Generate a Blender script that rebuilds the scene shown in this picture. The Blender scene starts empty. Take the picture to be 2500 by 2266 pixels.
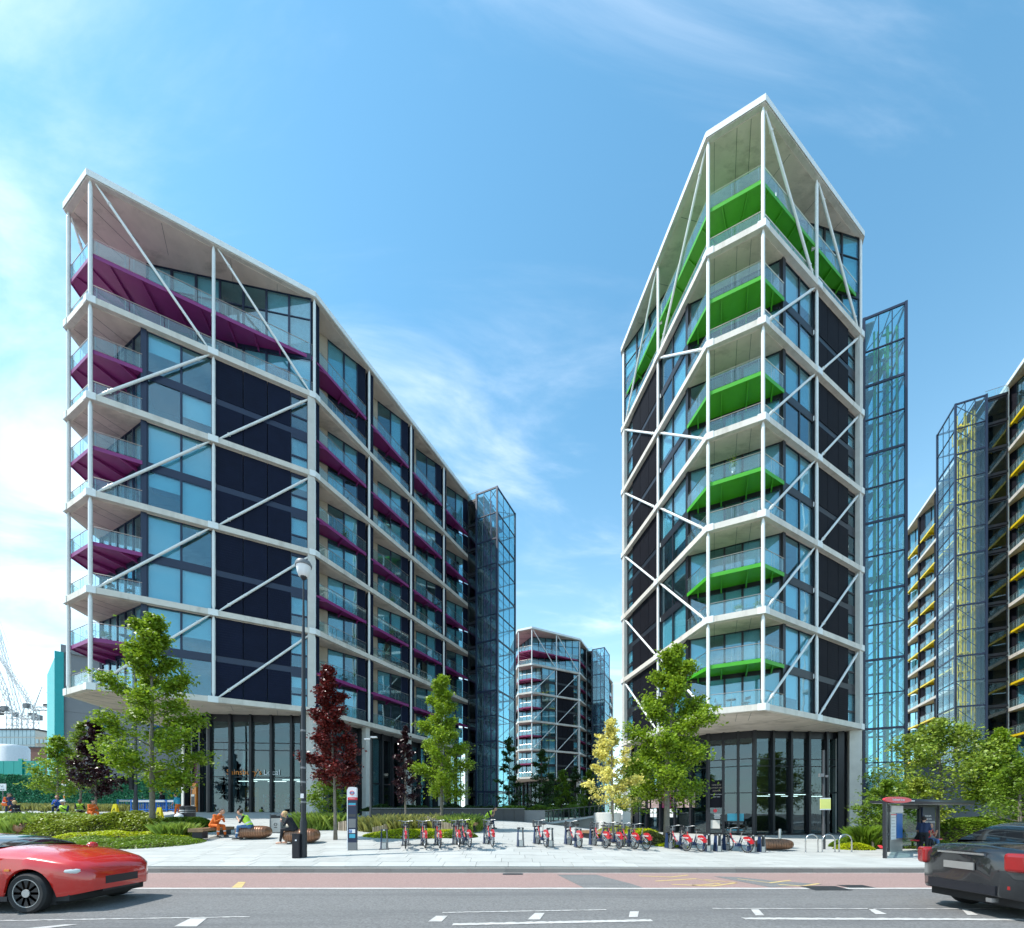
import bpy, math, random
import numpy as np
from mathutils import Vector, Matrix
from math import sin, cos, tan, pi, radians as R, sqrt, atan2, exp
S = bpy.context.scene
COL = S.collection
rnd = random.Random(7)

# ------------------------------------------------------------------ camera, sky, sun, exposure
F, HOR, CX, EYE = 1015.4, 1988.0, 1250.0, 1.7      # calibration in pixels of the 2500 px wide photograph
cd = bpy.data.cameras.new('camera'); cam = bpy.data.objects.new('camera', cd); COL.objects.link(cam)
cam.location = (0, 0, EYE); cam.rotation_euler = (R(90), 0, 0)
cd.sensor_width = 36; cd.lens = 36 * F / 2500; cd.shift_y = (HOR - 1133) / 2500
cd.clip_start = .1; cd.clip_end = 6000
S.camera = cam
SUN_EL, SUN_AZ = R(57), R(12)       # sun at the left, a little in front of the picture plane
sdir = Vector((-cos(SUN_AZ) * cos(SUN_EL), -sin(SUN_AZ) * cos(SUN_EL), sin(SUN_EL)))
sl = bpy.data.lights.new('sun', 'SUN'); sl.energy = 2.6; sl.angle = R(.53); sl.color = (1, .955, .89)
so = bpy.data.objects.new('sun', sl); COL.objects.link(so); so.location = sdir * 100
so.rotation_euler = sdir.to_track_quat('Z', 'Y').to_euler()

W = bpy.data.worlds.new('World'); S.world = W; W.use_nodes = True
nt = W.node_tree; N = nt.nodes; L = nt.links; N.clear()
def nd(tree, typ, **kw):
    n = tree.nodes.new(typ)
    for k, v in kw.items():
        if k.startswith('i_'):
            n.inputs[k[2:].replace('_', ' ')].default_value = v
        else: setattr(n, k, v)
    return n
sky = nd(nt, 'ShaderNodeTexSky', sky_type='NISHITA', sun_disc=False, sun_elevation=SUN_EL,
         sun_rotation=atan2(sdir.x, sdir.y), altitude=0, air_density=1.0, dust_density=.25, ozone_density=1.2)
out = nd(nt, 'ShaderNodeOutputWorld'); bg = nd(nt, 'ShaderNodeBackground'); bg.inputs[1].default_value = .15
tc = nd(nt, 'ShaderNodeTexCoord'); sp = nd(nt, 'ShaderNodeSeparateXYZ'); L.new(tc.outputs['Generated'], sp.inputs[0])
def M_(op, a, b=None, clamp=False, tree=None):
    t = tree or nt
    n = t.nodes.new('ShaderNodeMath'); n.operation = op; n.use_clamp = clamp
    for i, v in enumerate((a, b)):
        if v is None: continue
        if isinstance(v, (int, float)): n.inputs[i].default_value = v
        else: t.links.new(v, n.inputs[i])
    return n.outputs[0]
den = M_('ADD', M_('MAXIMUM', sp.outputs[2], 0.0), .16)
cx_ = M_('DIVIDE', sp.outputs[0], den); cy_ = M_('DIVIDE', sp.outputs[1], den)
cmb = nd(nt, 'ShaderNodeCombineXYZ'); L.new(cx_, cmb.inputs[0]); L.new(cy_, cmb.inputs[1])
mp = nd(nt, 'ShaderNodeMapping'); L.new(cmb.outputs[0], mp.inputs[0]); mp.inputs['Rotation'].default_value = (0, 0, R(-32)); mp.inputs['Scale'].default_value = (1.1, 2.6, 1); mp.inputs['Location'].default_value = (2.2, 4.4, 0)
n1 = nd(nt, 'ShaderNodeTexNoise', i_Scale=1.15, i_Detail=9.0, i_Roughness=.58, i_Distortion=.7); L.new(mp.outputs[0], n1.inputs[0])
n2 = nd(nt, 'ShaderNodeTexNoise', i_Scale=.42, i_Detail=3.0, i_Roughness=.5); L.new(cmb.outputs[0], n2.inputs[0])
# cirrus is thicker towards the west (left), as in the photograph
west = M_('MULTIPLY', cx_, -.06)
cm = M_('ADD', M_('ADD', M_('MULTIPLY', n1.outputs[0], .75), M_('MULTIPLY', n2.outputs[0], .42)), west)
rmp = nd(nt, 'ShaderNodeValToRGB'); rmp.color_ramp.interpolation = 'EASE'
rmp.color_ramp.elements[0].position = .53; rmp.color_ramp.elements[0].color = (0, 0, 0, 1)
rmp.color_ramp.elements[1].position = .88; rmp.color_ramp.elements[1].color = (.72, .72, .72, 1)
L.new(cm, rmp.inputs[0])
mx = nd(nt, 'ShaderNodeMix', data_type='RGBA'); L.new(rmp.outputs[0], mx.inputs[0]); grade = nd(nt, 'ShaderNodeMix', data_type='RGBA', blend_type='MULTIPLY'); grade.inputs[0].default_value = 1; L.new(sky.outputs[0], grade.inputs[6]); grade.inputs[7].default_value = (.56, .91, .86, 1); L.new(grade.outputs[2], mx.inputs[6])
mx.inputs[7].default_value = (5.0, 5.25, 5.6, 1)
# pale veil of low haze near the horizon all the way round
veil = M_('MULTIPLY', M_('POWER', M_('SUBTRACT', 1.0, M_('MINIMUM', M_('MAXIMUM', sp.outputs[2], 0.0), 1.0)), 3.3), .82, True)
mx2 = nd(nt, 'ShaderNodeMix', data_type='RGBA'); L.new(veil, mx2.inputs[0]); L.new(mx.outputs[2], mx2.inputs[6])
mx2.inputs[7].default_value = (4.6, 5.2, 5.5, 1)
L.new(mx2.outputs[2], bg.inputs[0]); L.new(bg.outputs[0], out.inputs[0])
S.view_settings.view_transform = 'Standard'; S.view_settings.look = 'None'; S.view_settings.gamma = 1
S.view_settings.exposure = 1.2; S.view_settings.use_curve_mapping = False
S.cycles.transparent_max_bounces = 28; S.cycles.max_bounces = 7; S.cycles.diffuse_bounces = 3; S.cycles.glossy_bounces = 3
S.cycles.transmission_bounces = 3; S.cycles.caustics_reflective = False; S.cycles.caustics_refractive = False
S.cycles.sample_clamp_indirect = 6

# ------------------------------------------------------------------ materials
MAT = {}
def pm(name, col, rough=.6, metal=0., var=.12, scale=4., bump=0., bscale=None, spec=.5, island=0., objr=0., stain=None, coat=0., detail=5, streak=None):
    """a Principled material whose colour, roughness and relief vary with 3D noise in object space"""
    m = bpy.data.materials.new(name); m.use_nodes = True; t = m.node_tree; t.nodes.clear(); l = t.links
    o = nd(t, 'ShaderNodeOutputMaterial'); b = nd(t, 'ShaderNodeBsdfPrincipled'); l.new(b.outputs[0], o.inputs[0])
    b.inputs['Roughness'].default_value = rough; b.inputs['Metallic'].default_value = metal
    b.inputs['Specular IOR Level'].default_value = spec; b.inputs['Coat Weight'].default_value = coat
    co = nd(t, 'ShaderNodeTexCoord'); g = nd(t, 'ShaderNodeNewGeometry')
    src = g.outputs['Position']
    n = nd(t, 'ShaderNodeTexNoise', i_Scale=scale, i_Detail=float(detail), i_Roughness=.62); l.new(src, n.inputs[0])
    v = M_('MULTIPLY', M_('SUBTRACT', n.outputs[0], .5, tree=t), var * 4, tree=t)
    if island: v = M_('ADD', v, M_('MULTIPLY', M_('SUBTRACT', g.outputs['Random Per Island'], .5, tree=t), island * 2, tree=t), tree=t)
    if objr:
        oi = nd(t, 'ShaderNodeObjectInfo'); v = M_('ADD', v, M_('MULTIPLY', M_('SUBTRACT', oi.outputs['Random'], .5, tree=t), objr * 2, tree=t), tree=t)
    f = M_('ADD', v, 1., tree=t)
    vm = nd(t, 'ShaderNodeVectorMath', operation='SCALE'); vm.inputs[0].default_value = col; l.new(f, vm.inputs['Scale'])
    c = vm.outputs[0]
    if stain:
        n3 = nd(t, 'ShaderNodeTexNoise', i_Scale=stain[1], i_Detail=8., i_Roughness=.7)
        if streak:
            mpp = nd(t, 'ShaderNodeMapping'); mpp.inputs['Scale'].default_value = streak; l.new(src, mpp.inputs[0]); l.new(mpp.outputs[0], n3.inputs[0])
        else: l.new(src, n3.inputs[0])
        rp = nd(t, 'ShaderNodeValToRGB'); rp.color_ramp.elements[0].position = .5; rp.color_ramp.elements[1].position = .72
        l.new(n3.outputs[0], rp.inputs[0])
        mm = nd(t, 'ShaderNodeMix', data_type='RGBA'); l.new(M_('MULTIPLY', rp.outputs[0], stain[2], tree=t), mm.inputs[0]); l.new(c, mm.inputs[6]); mm.inputs[7].default_value = (*stain[0], 1)
        c = mm.outputs[2]
    l.new(c, b.inputs['Base Color'])
    if bump:
        n4 = nd(t, 'ShaderNodeTexNoise', i_Scale=bscale or scale * 6, i_Detail=4.); l.new(src, n4.inputs[0])
        bp = nd(t, 'ShaderNodeBump', i_Strength=min(1., bump), i_Distance=.02); l.new(n4.outputs[0], bp.inputs['Height']); l.new(bp.outputs[0], b.inputs['Normal'])
    MAT[name] = m
    return m
def glass(name, tint, base, rough=.0, refl=(1, 1, 1), wob=0., cyan_haze=0.):
    """thin architectural glass: tinted see-through mixed with a mirror by the Fresnel law"""
    m = bpy.data.materials.new(name); m.use_nodes = True; t = m.node_tree; t.nodes.clear(); l = t.links
    o = nd(t, 'ShaderNodeOutputMaterial'); mixn = nd(t, 'ShaderNodeMixShader'); l.new(mixn.outputs[0], o.inputs[0])
    tr = nd(t, 'ShaderNodeBsdfTransparent'); tr.inputs[0].default_value = (*tint, 1)
    gl = nd(t, 'ShaderNodeBsdfGlossy'); gl.inputs['Roughness'].default_value = rough; gl.inputs[0].default_value = (*refl, 1)
    ge = nd(t, 'ShaderNodeNewGeometry'); dt = nd(t, 'ShaderNodeVectorMath', operation='DOT_PRODUCT'); l.new(ge.outputs['Incoming'], dt.inputs[0]); l.new(ge.outputs['Normal'], dt.inputs[1])
    c1 = M_('SUBTRACT', 1., M_('ABSOLUTE', dt.outputs['Value'], tree=t), tree=t)           # Schlick, the same from both sides
    l.new(M_('ADD', M_('MULTIPLY', M_('POWER', c1, 5., tree=t), .9 - base, tree=t), base, True, tree=t), mixn.inputs[0])
    if wob:
        g = nd(t, 'ShaderNodeNewGeometry'); n4 = nd(t, 'ShaderNodeTexNoise', i_Scale=.55, i_Detail=1.); l.new(g.outputs['Position'], n4.inputs[0])
        bp = nd(t, 'ShaderNodeBump', i_Strength=wob, i_Distance=.05); l.new(n4.outputs[0], bp.inputs['Height']); l.new(bp.outputs[0], gl.inputs['Normal'])
    if cyan_haze:  # pale cyan haze put into the glass colour to lighten dark panes
        df = nd(t, 'ShaderNodeBsdfDiffuse'); df.inputs[0].default_value = (.62, .8, .84, 1); tl = nd(t, 'ShaderNodeBsdfTranslucent'); tl.inputs[0].default_value = (.62, .8, .84, 1)
        ad = nd(t, 'ShaderNodeMixShader'); l.new(df.outputs[0], ad.inputs[1]); l.new(tl.outputs[0], ad.inputs[2])
        m2 = nd(t, 'ShaderNodeMixShader'); m2.inputs[0].default_value = cyan_haze; l.new(tr.outputs[0], m2.inputs[1]); l.new(ad.outputs[0], m2.inputs[2]); l.new(m2.outputs[0], mixn.inputs[1])
    else: l.new(tr.outputs[0], mixn.inputs[1])
    l.new(gl.outputs[0], mixn.inputs[2])
    MAT[name] = m
    return m
def leafmat(name, col, trans=.35, rough=.45, isl=.35, hue=(0, 0, 0)):
    m = bpy.data.materials.new(name); m.use_nodes = True; t = m.node_tree; t.nodes.clear(); l = t.links
    o = nd(t, 'ShaderNodeOutputMaterial'); mixn = nd(t, 'ShaderNodeMixShader'); l.new(mixn.outputs[0], o.inputs[0]); mixn.inputs[0].default_value = trans
    b = nd(t, 'ShaderNodeBsdfPrincipled'); b.inputs['Roughness'].default_value = rough; b.inputs['Specular IOR Level'].default_value = .45
    tl = nd(t, 'ShaderNodeBsdfTranslucent'); g = nd(t, 'ShaderNodeNewGeometry')
    n = nd(t, 'ShaderNodeTexNoise', i_Scale=1.3, i_Detail=3.); l.new(g.outputs['Position'], n.inputs[0])
    v = M_('ADD', M_('MULTIPLY', M_('SUBTRACT', g.outputs['Random Per Island'], .5, tree=t), isl * 2, tree=t), M_('MULTIPLY', M_('SUBTRACT', n.outputs[0], .5, tree=t), 1.1, tree=t), tree=t)
    f = M_('MAXIMUM', M_('ADD', v, 1., tree=t), .2, tree=t)
    vm = nd(t, 'ShaderNodeVectorMath', operation='SCALE'); vm.inputs[0].default_value = col; l.new(f, vm.inputs['Scale'])
    mm = nd(t, 'ShaderNodeMix', data_type='RGBA'); l.new(M_('MULTIPLY', g.outputs['Random Per Island'], .45, tree=t), mm.inputs[0]); l.new(vm.outputs[0], mm.inputs[6])
    mm.inputs[7].default_value = (min(1, col[0] * 1.7 + hue[0]), min(1, col[1] * 1.25 + hue[1]), col[2] * .7 + hue[2], 1)
    l.new(mm.outputs[2], b.inputs['Base Color']); l.new(mm.outputs[2], tl.inputs[0])
    l.new(b.outputs[0], mixn.inputs[1]); l.new(tl.outputs[0], mixn.inputs[2])
    MAT[name] = m
    return m
pm('concrete', (.66, .625, .56), .82, var=.1, scale=1.1, bump=.3, bscale=18, stain=((.34, .31, .26), 1.1, .55), streak=(1, 1, .25))
pm('soffit_concrete', (.70, .61, .53), .85, var=.12, scale=.8, bump=.25, bscale=14, stain=((.24, .20, .155), .6, .75), streak=(.45, 1, 1))
pm('pale_concrete', (.58, .57, .53), .8, var=.08, scale=1.5, bump=.25, bscale=22, stain=((.4, .38, .34), .6, .35))
pm('white_steel', (.78, .80, .78), .35, var=.04, scale=2.5, stain=((.55, .55, .5), 1.2, .25))
pm('hazed_far_glass', (.33, .46, .50), .3, var=.2, scale=.1)  # opaque pane colour, paled with distance haze
pm('navy_frame', (.012, .022, .055), .38, var=.1, scale=3)
pm('black_frame', (.012, .013, .018), .4, var=.12, scale=3)
pm('navy_panel', (.006, .010, .028), .7, spec=.15, var=.16, scale=1.2, bump=.1, objr=.12)
pm('black_panel', (.008, .008, .013), .7, spec=.15, var=.16, scale=1.2, bump=.1, objr=.12)
pm('purple_paint', (.23, .025, .155), .42, var=.08, scale=2)
pm('green_paint', (.055, .36, .012), .42, var=.08, scale=2)
pm('yellow_paint', (.85, .62, .01), .42, var=.06, scale=2)
pm('maroon_paint', (.28, .02, .11), .42, var=.08, scale=2)
pm('steel_rail', (.55, .53, .5), .3, metal=.9, var=.06)
pm('tan_wall', (.42, .36, .28), .75, var=.1, scale=2)
pm('interior', (.16, .155, .15), .9, var=.2, scale=.8)
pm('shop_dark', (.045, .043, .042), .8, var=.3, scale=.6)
pm('blind', (.74, .77, .76), .85, var=.05, scale=2, objr=.10)
pm('curtain', (.55, .56, .55), .9, var=.2, scale=3, objr=.15)
pm('white_gloss', (.8, .8, .78), .35, var=.03)
pm('pole_black', (.013, .014, .018), .45, var=.12)
pm('dark_grey', (.05, .052, .056), .5, var=.12)
pm('mid_grey', (.17, .175, .18), .5, var=.1)
pm('timber', (.33, .19, .10), .7, var=.25, scale=6, bump=.3, island=.2)
pm('stake_wood', (.36, .29, .22), .85, var=.25, scale=7, bump=.4, objr=.3, island=.3)
pm('copper', (.25, .115, .058), .38, metal=.35, var=.22, scale=3.5, coat=.3, bump=.06, bscale=9)
pm('soil', (.06, .045, .03), .95, var=.3, scale=8, bump=.6)
pm('bark', (.20, .175, .14), .9, var=.28, scale=9, bump=.7, bscale=40)
pm('bark_dark', (.075, .06, .05), .9, var=.28, scale=9, bump=.7, bscale=40)
pm('asphalt', (.20, .20, .198), .8, var=.32, scale=26, bump=.9, bscale=110, detail=2, stain=((.12, .12, .125), .9, .8), spec=.3, streak=(.06, 1.1, 1))
pm('bus_lane_red', (.34, .235, .215), .8, var=.22, scale=26, bump=.8, bscale=110, detail=2, stain=((.30, .22, .20), .9, .7), spec=.3, streak=(.08, 1.3, 1))
pm('wheel_paint', (.42, .41, .39), .35, var=.1)
pm('road_white', (.52, .51, .49), .7, var=.16, scale=40, bump=.5, bscale=90, stain=((.3, .29, .28), 3.5, .7))
pm('road_yellow', (.55, .42, .17), .7, var=.2, scale=40, stain=((.36, .15, .12), 6, .9))
pm('paving', (.42, .43, .41), .72, var=.045, scale=1.4, bump=.25, bscale=45, objr=.075, island=.07, stain=((.30, .30, .285), .9, .5))
pm('joint', (.20, .19, .175), .95, var=.2, scale=10)
pm('kerb_granite', (.22, .215, .20), .75, var=.12, scale=30, bump=.35, objr=.08)
pm('grey_cladding', (.27, .275, .285), .6, var=.06, scale=1.3)
pm('teal_cladding', (.02, .42, .42), .45, var=.06, scale=1.5)
pm('teal_board', (.015, .33, .28), .5, var=.08, scale=1.2)
pm('brick_wall', (.20, .10, .08), .85, var=.25, scale=3)
pm('ochre', (.75, .25, .03), .5, var=.05)
pm('plum', (.10, .012, .05), .45, var=.08)
pm('orange_cloth', (.72, .15, .02), .85, var=.14, scale=9, bump=.3)
pm('red_cloth', (.62, .03, .035), .85, var=.12, scale=9)
pm('hivis', (.55, .85, .06), .7, var=.08, scale=9)
pm('dark_cloth', (.012, .013, .018), .85, var=.2, scale=9)
pm('navy_cloth', (.02, .035, .09), .85, var=.2, scale=9)
pm('blue_cloth', (.02, .10, .42), .85, var=.2, scale=9)
pm('denim', (.06, .14, .28), .85, var=.22, scale=14, bump=.3)
pm('reflective', (.72, .73, .72), .4, var=.04)
pm('skin', (.55, .30, .20), .5, var=.06, scale=12)
pm('skin_dark', (.16, .075, .045), .5, var=.06, scale=12)
pm('hair_dark', (.018, .012, .01), .6, var=.3, scale=30, bump=.4)
pm('hair_blonde', (.55, .37, .16), .6, var=.25, scale=30, bump=.4)
pm('hair_red', (.17, .03, .025), .6, var=.25, scale=30, bump=.4)
pm('bag_cream', (.62, .55, .45), .7, var=.08)
pm('shoe', (.03, .028, .027), .6, var=.1)
pm('rubber', (.02, .02, .021), .8, var=.15)
pm('bike_red', (.46, .016, .022), .35, var=.04, coat=.4)
pm('bike_blue', (.015, .035, .10), .4, var=.06)
pm('chrome', (.62, .62, .62), .25, metal=1, var=.05)
pm('alloy', (.50, .50, .49), .35, metal=.8, var=.08)
pm('car_red', (.56, .018, .012), .22, var=.03, coat=1.0, scale=3)
pm('car_black', (.012, .013, .015), .18, var=.1, coat=1.0)
pm('car_glass', (.01, .012, .014), .04, var=.1, spec=.9)
pm('lamp_red', (.26, .006, .006), .15, coat=.6, var=.1)
pm('lamp_clear', (.6, .6, .58), .12, coat=.6, var=.1)
pm('sign_red', (.70, .03, .05), .4, var=.03)
pm('sign_yellow', (.80, .78, .22), .45, var=.03)
pm('sign_blue', (.02, .13, .42), .45, var=.05)
pm('cyan_board', (.05, .35, .48), .45, var=.08)
pm('barrier_blue', (.01, .14, .52), .5, var=.06)
pm('a_yellow', (.82, .68, .01), .45, var=.05)
pm('poster', (.36, .26, .25), .6, var=.7, scale=2.2, detail=8)
pm('cardboard', (.42, .28, .14), .8, var=.15)
pm('hazed_crane_steel', (.62, .62, .61), .55, var=.06)  # light grey with the haze of distance put into the colour
pm('plastic_white', (.72, .73, .74), .6, var=.08)
pm('goods', (.28, .14, .10), .6, var=.5, scale=5, objr=.6, island=.6)
glass('rail_glass', (.84, .94, .95), .07, refl=(.9, 1, 1), cyan_haze=.07)
glass('screen_glass', (.62, .80, .76), .12)
glass('window_glass', (.62, .86, .92), .13, refl=(.75, .92, 1), wob=.12, cyan_haze=.02)
glass('base_glass', (.50, .62, .65), .085, refl=(.82, .92, .96), wob=.10)
glass('tower_glass', (.70, .89, .93), .08, refl=(.75, .95, 1), cyan_haze=.06)
glass('clear_tower_glass', (.93, .98, .99), .04, refl=(.8, .95, 1), cyan_haze=.01)
glass('lobby_glass', (.55, .68, .68), .06)
lamp_strip = bpy.data.materials.new('tube_light'); lamp_strip.use_nodes = True
_b = lamp_strip.node_tree.nodes['Principled BSDF']; _b.inputs['Emission Color'].default_value = (1, .95, .85, 1); _b.inputs['Emission Strength'].default_value = 3.0; MAT['tube_light'] = lamp_strip
leafmat('leaf_bright', (.20, .33, .022), .42); leafmat('leaf_mid', (.14, .25, .022), .4); leafmat('leaf_dark', (.035, .085, .02))
leafmat('leaf_pale', (.21, .32, .045), .4); leafmat('leaf_yellow', (.72, .68, .22), .4, hue=(-.1, 0, .02)); leafmat('leaf_red', (.12, .018, .018), .22, rough=.3, isl=.6)
leafmat('leaf_purple', (.035, .012, .018), .15, rough=.3, isl=.5); leafmat('leaf_lime', (.40, .50, .012), .35); leafmat('leaf_grass', (.26, .38, .07), .3)
leafmat('leaf_hedge', (.22, .30, .03), .3); leafmat('leaf_ivy', (.045, .24, .14), .15, rough=.4, isl=.6); leafmat('leaf_olive', (.27, .30, .10), .3)

# ------------------------------------------------------------------ helpers
def tag(o, label=None, cat=None, group=None, kind=None):
    if label: o['label'] = label
    if cat: o['category'] = cat
    if group: o['group'] = group
    if kind: o['kind'] = kind
    return o
def empty(name, loc=(0, 0, 0), rz=0.):
    o = bpy.data.objects.new(name, None); COL.objects.link(o); o.location = loc; o.rotation_euler = (0, 0, rz); o.empty_display_size = .2
    return o
def linkm(name, me, mat, parent=None, loc=(0, 0, 0), rz=0., scale=(1, 1, 1), rot=None):
    o = bpy.data.objects.new(name, me); COL.objects.link(o)
    if mat and not me.materials: me.materials.append(MAT[mat])
    o.location = loc; o.rotation_euler = rot if rot else (0, 0, rz); o.scale = scale
    if parent: o.parent = parent
    return o
class MB:
    def __init__(s): s.v = []; s.f = []; s.mi = []; s.m = 0
    def add(s, vs, fs):
        b = len(s.v); s.v.extend(tuple(v) for v in vs); s.f.extend(tuple(i + b for i in f) for f in fs); s.mi.extend([s.m] * len(fs)); return s
    def box(s, c, d, rz=0., rot=None):
        x, y, z = d[0] / 2, d[1] / 2, d[2] / 2
        vs = [Vector((a * x, b * y, e * z)) for a in (-1, 1) for b in (-1, 1) for e in (-1, 1)]
        m = rot if rot is not None else Matrix.Rotation(rz, 3, 'Z')
        c = Vector(c)
        return s.add([m @ v + c for v in vs], [(0, 1, 3, 2), (4, 6, 7, 5), (0, 4, 5, 1), (2, 3, 7, 6), (0, 2, 6, 4), (1, 5, 7, 3)])
    def prism(s, poly, z0, z1):
        n = len(poly)
        a = sum(poly[i][0] * poly[(i + 1) % n][1] - poly[(i + 1) % n][0] * poly[i][1] for i in range(n))
        if a < 0: poly = poly[::-1]
        vs = [(p[0], p[1], z0) for p in poly] + [(p[0], p[1], z1) for p in poly]
        fs = [tuple(range(n - 1, -1, -1)), tuple(range(n, 2 * n))] + [(i, (i + 1) % n, n + (i + 1) % n, n + i) for i in range(n)]
        return s.add(vs, fs)
    def tube(s, p0, p1, r0, r1=None, n=8, caps=True):
        p0 = Vector(p0); p1 = Vector(p1); r1 = r0 if r1 is None else r1
        d = p1 - p0
        if d.length < 1e-6: return s
        q = d.to_track_quat('Z', 'Y').to_matrix()
        vs = []
        for p, r in ((p0, r0), (p1, r1)):
            for i in range(n):
                a = 2 * pi * i / n; vs.append(p + q @ Vector((r * cos(a), r * sin(a), 0)))
        fs = [(i, (i + 1) % n, n + (i + 1) % n, n + i) for i in range(n)]
        if caps: fs += [tuple(range(n - 1, -1, -1)), tuple(range(n, 2 * n))]
        return s.add(vs, fs)
    def path(s, pts, rs, n=8, closed=False):
        """swept tube through pts"""
        pts = [Vector(p) for p in pts]; k = len(pts)
        if not hasattr(rs, '__len__'): rs = [rs] * k
        up = Vector((0, 0, 1)); vs = []
        for i, p in enumerate(pts):
            a = pts[i - 1] if (i or closed) else p; b = pts[(i + 1) % k] if (i < k - 1 or closed) else p
            t = (b - a).normalized(); u = t.cross(up)
            if u.length < .05: u = t.cross(Vector((0, 1, 0)))
            u.normalize(); w = t.cross(u)
            for j in range(n):
                an = 2 * pi * j / n; vs.append(p + (u * cos(an) + w * sin(an)) * rs[i])
        fs = []
        for i in range(k if closed else k - 1):
            i2 = (i + 1) % k
            for j in range(n): fs.append((i * n + j, i * n + (j + 1) % n, i2 * n + (j + 1) % n, i2 * n + j))
        if not closed: fs += [tuple(range(n - 1, -1, -1)), tuple((k - 1) * n + j for j in range(n))]
        return s.add(vs, fs)
    def lathe(s, prof, n=16, c=(0, 0, 0)):
        vs = []; k = len(prof)
        for r, z in prof:
            for j in range(n):
                a = 2 * pi * j / n; vs.append((c[0] + r * cos(a), c[1] + r * sin(a), c[2] + z))
        fs = [(i * n + j, i * n + (j + 1) % n, (i + 1) * n + (j + 1) % n, (i + 1) * n + j) for i in range(k - 1) for j in range(n)]
        fs += [tuple(range(n - 1, -1, -1)), tuple((k - 1) * n + j for j in range(n))]
        return s.add(vs, fs)
    def ball(s, c, r, n=10, m=7, sc=(1, 1, 1)):
        vs = []; c = Vector(c)
        for i in range(m + 1):
            t = pi * i / m
            for j in range(n):
                a = 2 * pi * j / n; vs.append((c[0] + r * sc[0] * sin(t) * cos(a), c[1] + r * sc[1] * sin(t) * sin(a), c[2] - r * sc[2] * cos(t)))
        return s.add(vs, [(i * n + j, i * n + (j + 1) % n, (i + 1) * n + (j + 1) % n, (i + 1) * n + j) for i in range(m) for j in range(n)])
    def mesh(s, name, mats=None, smooth=False):
        me = bpy.data.meshes.new(name); me.from_pydata(s.v, [], s.f)
        for m in (mats or []): me.materials.append(MAT[m])
        if mats and len(mats) > 1: me.polygons.foreach_set('material_index', s.mi)
        if smooth:
            me.polygons.foreach_set('use_smooth', [True] * len(me.polygons))
        me.update(); return me
    def build(s, name, mat, parent=None, loc=(0, 0, 0), rz=0., smooth=False, auto=None):
        mats = [mat] if isinstance(mat, str) else list(mat)
        me = s.mesh(name, mats, smooth or auto is not None)
        if auto is not None: me.set_sharp_from_angle(angle=R(auto))
        return linkm(name, me, None, parent, loc, rz)
_ub = {}
def ubox(name, mat, parent, c, d, rz=0., rot=None):
    """a box object that shares one unit-cube mesh per material"""
    if mat not in _ub: _ub[mat] = MB().box((0, 0, 0), (1, 1, 1)).mesh('unit_' + mat, [mat])
    return linkm(name, _ub[mat], None, parent, c, rz, d, rot)
def quads(name, P, mat, parent=None, mats=None, mi=None):
    """P: (n,4,3) array of quads"""
    n = len(P); me = bpy.data.meshes.new(name)
    me.vertices.add(4 * n); me.vertices.foreach_set('co', np.ascontiguousarray(P, dtype=np.float32).ravel())
    me.loops.add(4 * n); me.loops.foreach_set('vertex_index', np.arange(4 * n, dtype=np.int32))
    me.polygons.add(n); me.polygons.foreach_set('loop_start', np.arange(0, 4 * n, 4, dtype=np.int32)); me.polygons.foreach_set('loop_total', np.full(n, 4, dtype=np.int32))
    for m in (mats or [mat]): me.materials.append(MAT[m])
    if mi is not None: me.polygons.foreach_set('material_index', mi.astype(np.int32))
    me.update(calc_edges=True)
    return linkm(name, me, None, parent)
def ss(t): t = min(1, max(0, t)); return t * t * (3 - 2 * t)
def gz(x, y):
    """height of the paved ground: level at the kerb, climbing gently to the back left"""
    if y < 13: return 0.
    h = 1.4 * (1 - exp(-(y - 13) / 11.)); w = 1 - ss((x + 2) / 14)
    return h * w + .75 * ss((y - 21) / 16) * ss((-x - 9) / 12)
def at(px, py, Y): return Vector(((px - CX) / F * Y, Y, EYE + (HOR - py) / F * Y))
def on(px, Y):
    X = (px - CX) / F * Y; return Vector((X, Y, gz(X, Y)))
def road(px, py, z=-.13):
    Y = F * (EYE - z) / (py - HOR); return ((px - CX) / F * Y, Y)
def textmesh(body, size=1., depth=.004, align='CENTER', font_shear=0.):
    cu = bpy.data.curves.new('txt', 'FONT'); cu.body = body; cu.size = size; cu.extrude = depth / 2; cu.align_x = align; cu.align_y = 'CENTER'; cu.shear = font_shear; cu.resolution_u = 3
    o = bpy.data.objects.new('txt', cu); COL.objects.link(o)
    me = bpy.data.meshes.new_from_object(o.evaluated_get(bpy.context.evaluated_depsgraph_get()))
    bpy.data.objects.remove(o); bpy.data.curves.remove(cu)
    return me
_tm = {}
def text(name, body, size, mat, parent, loc, rz=0., tilt=90, depth=.006, align='CENTER', shear=0., rx=None):
    k = (body, size, mat, align)
    if k not in _tm:
        me = textmesh(body, size, depth, align, shear); me.materials.clear(); me.materials.append(MAT[mat]); _tm[k] = me
    return linkm(name, _tm[k], None, parent, loc, rot=(R(tilt), 0, rz))
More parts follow.
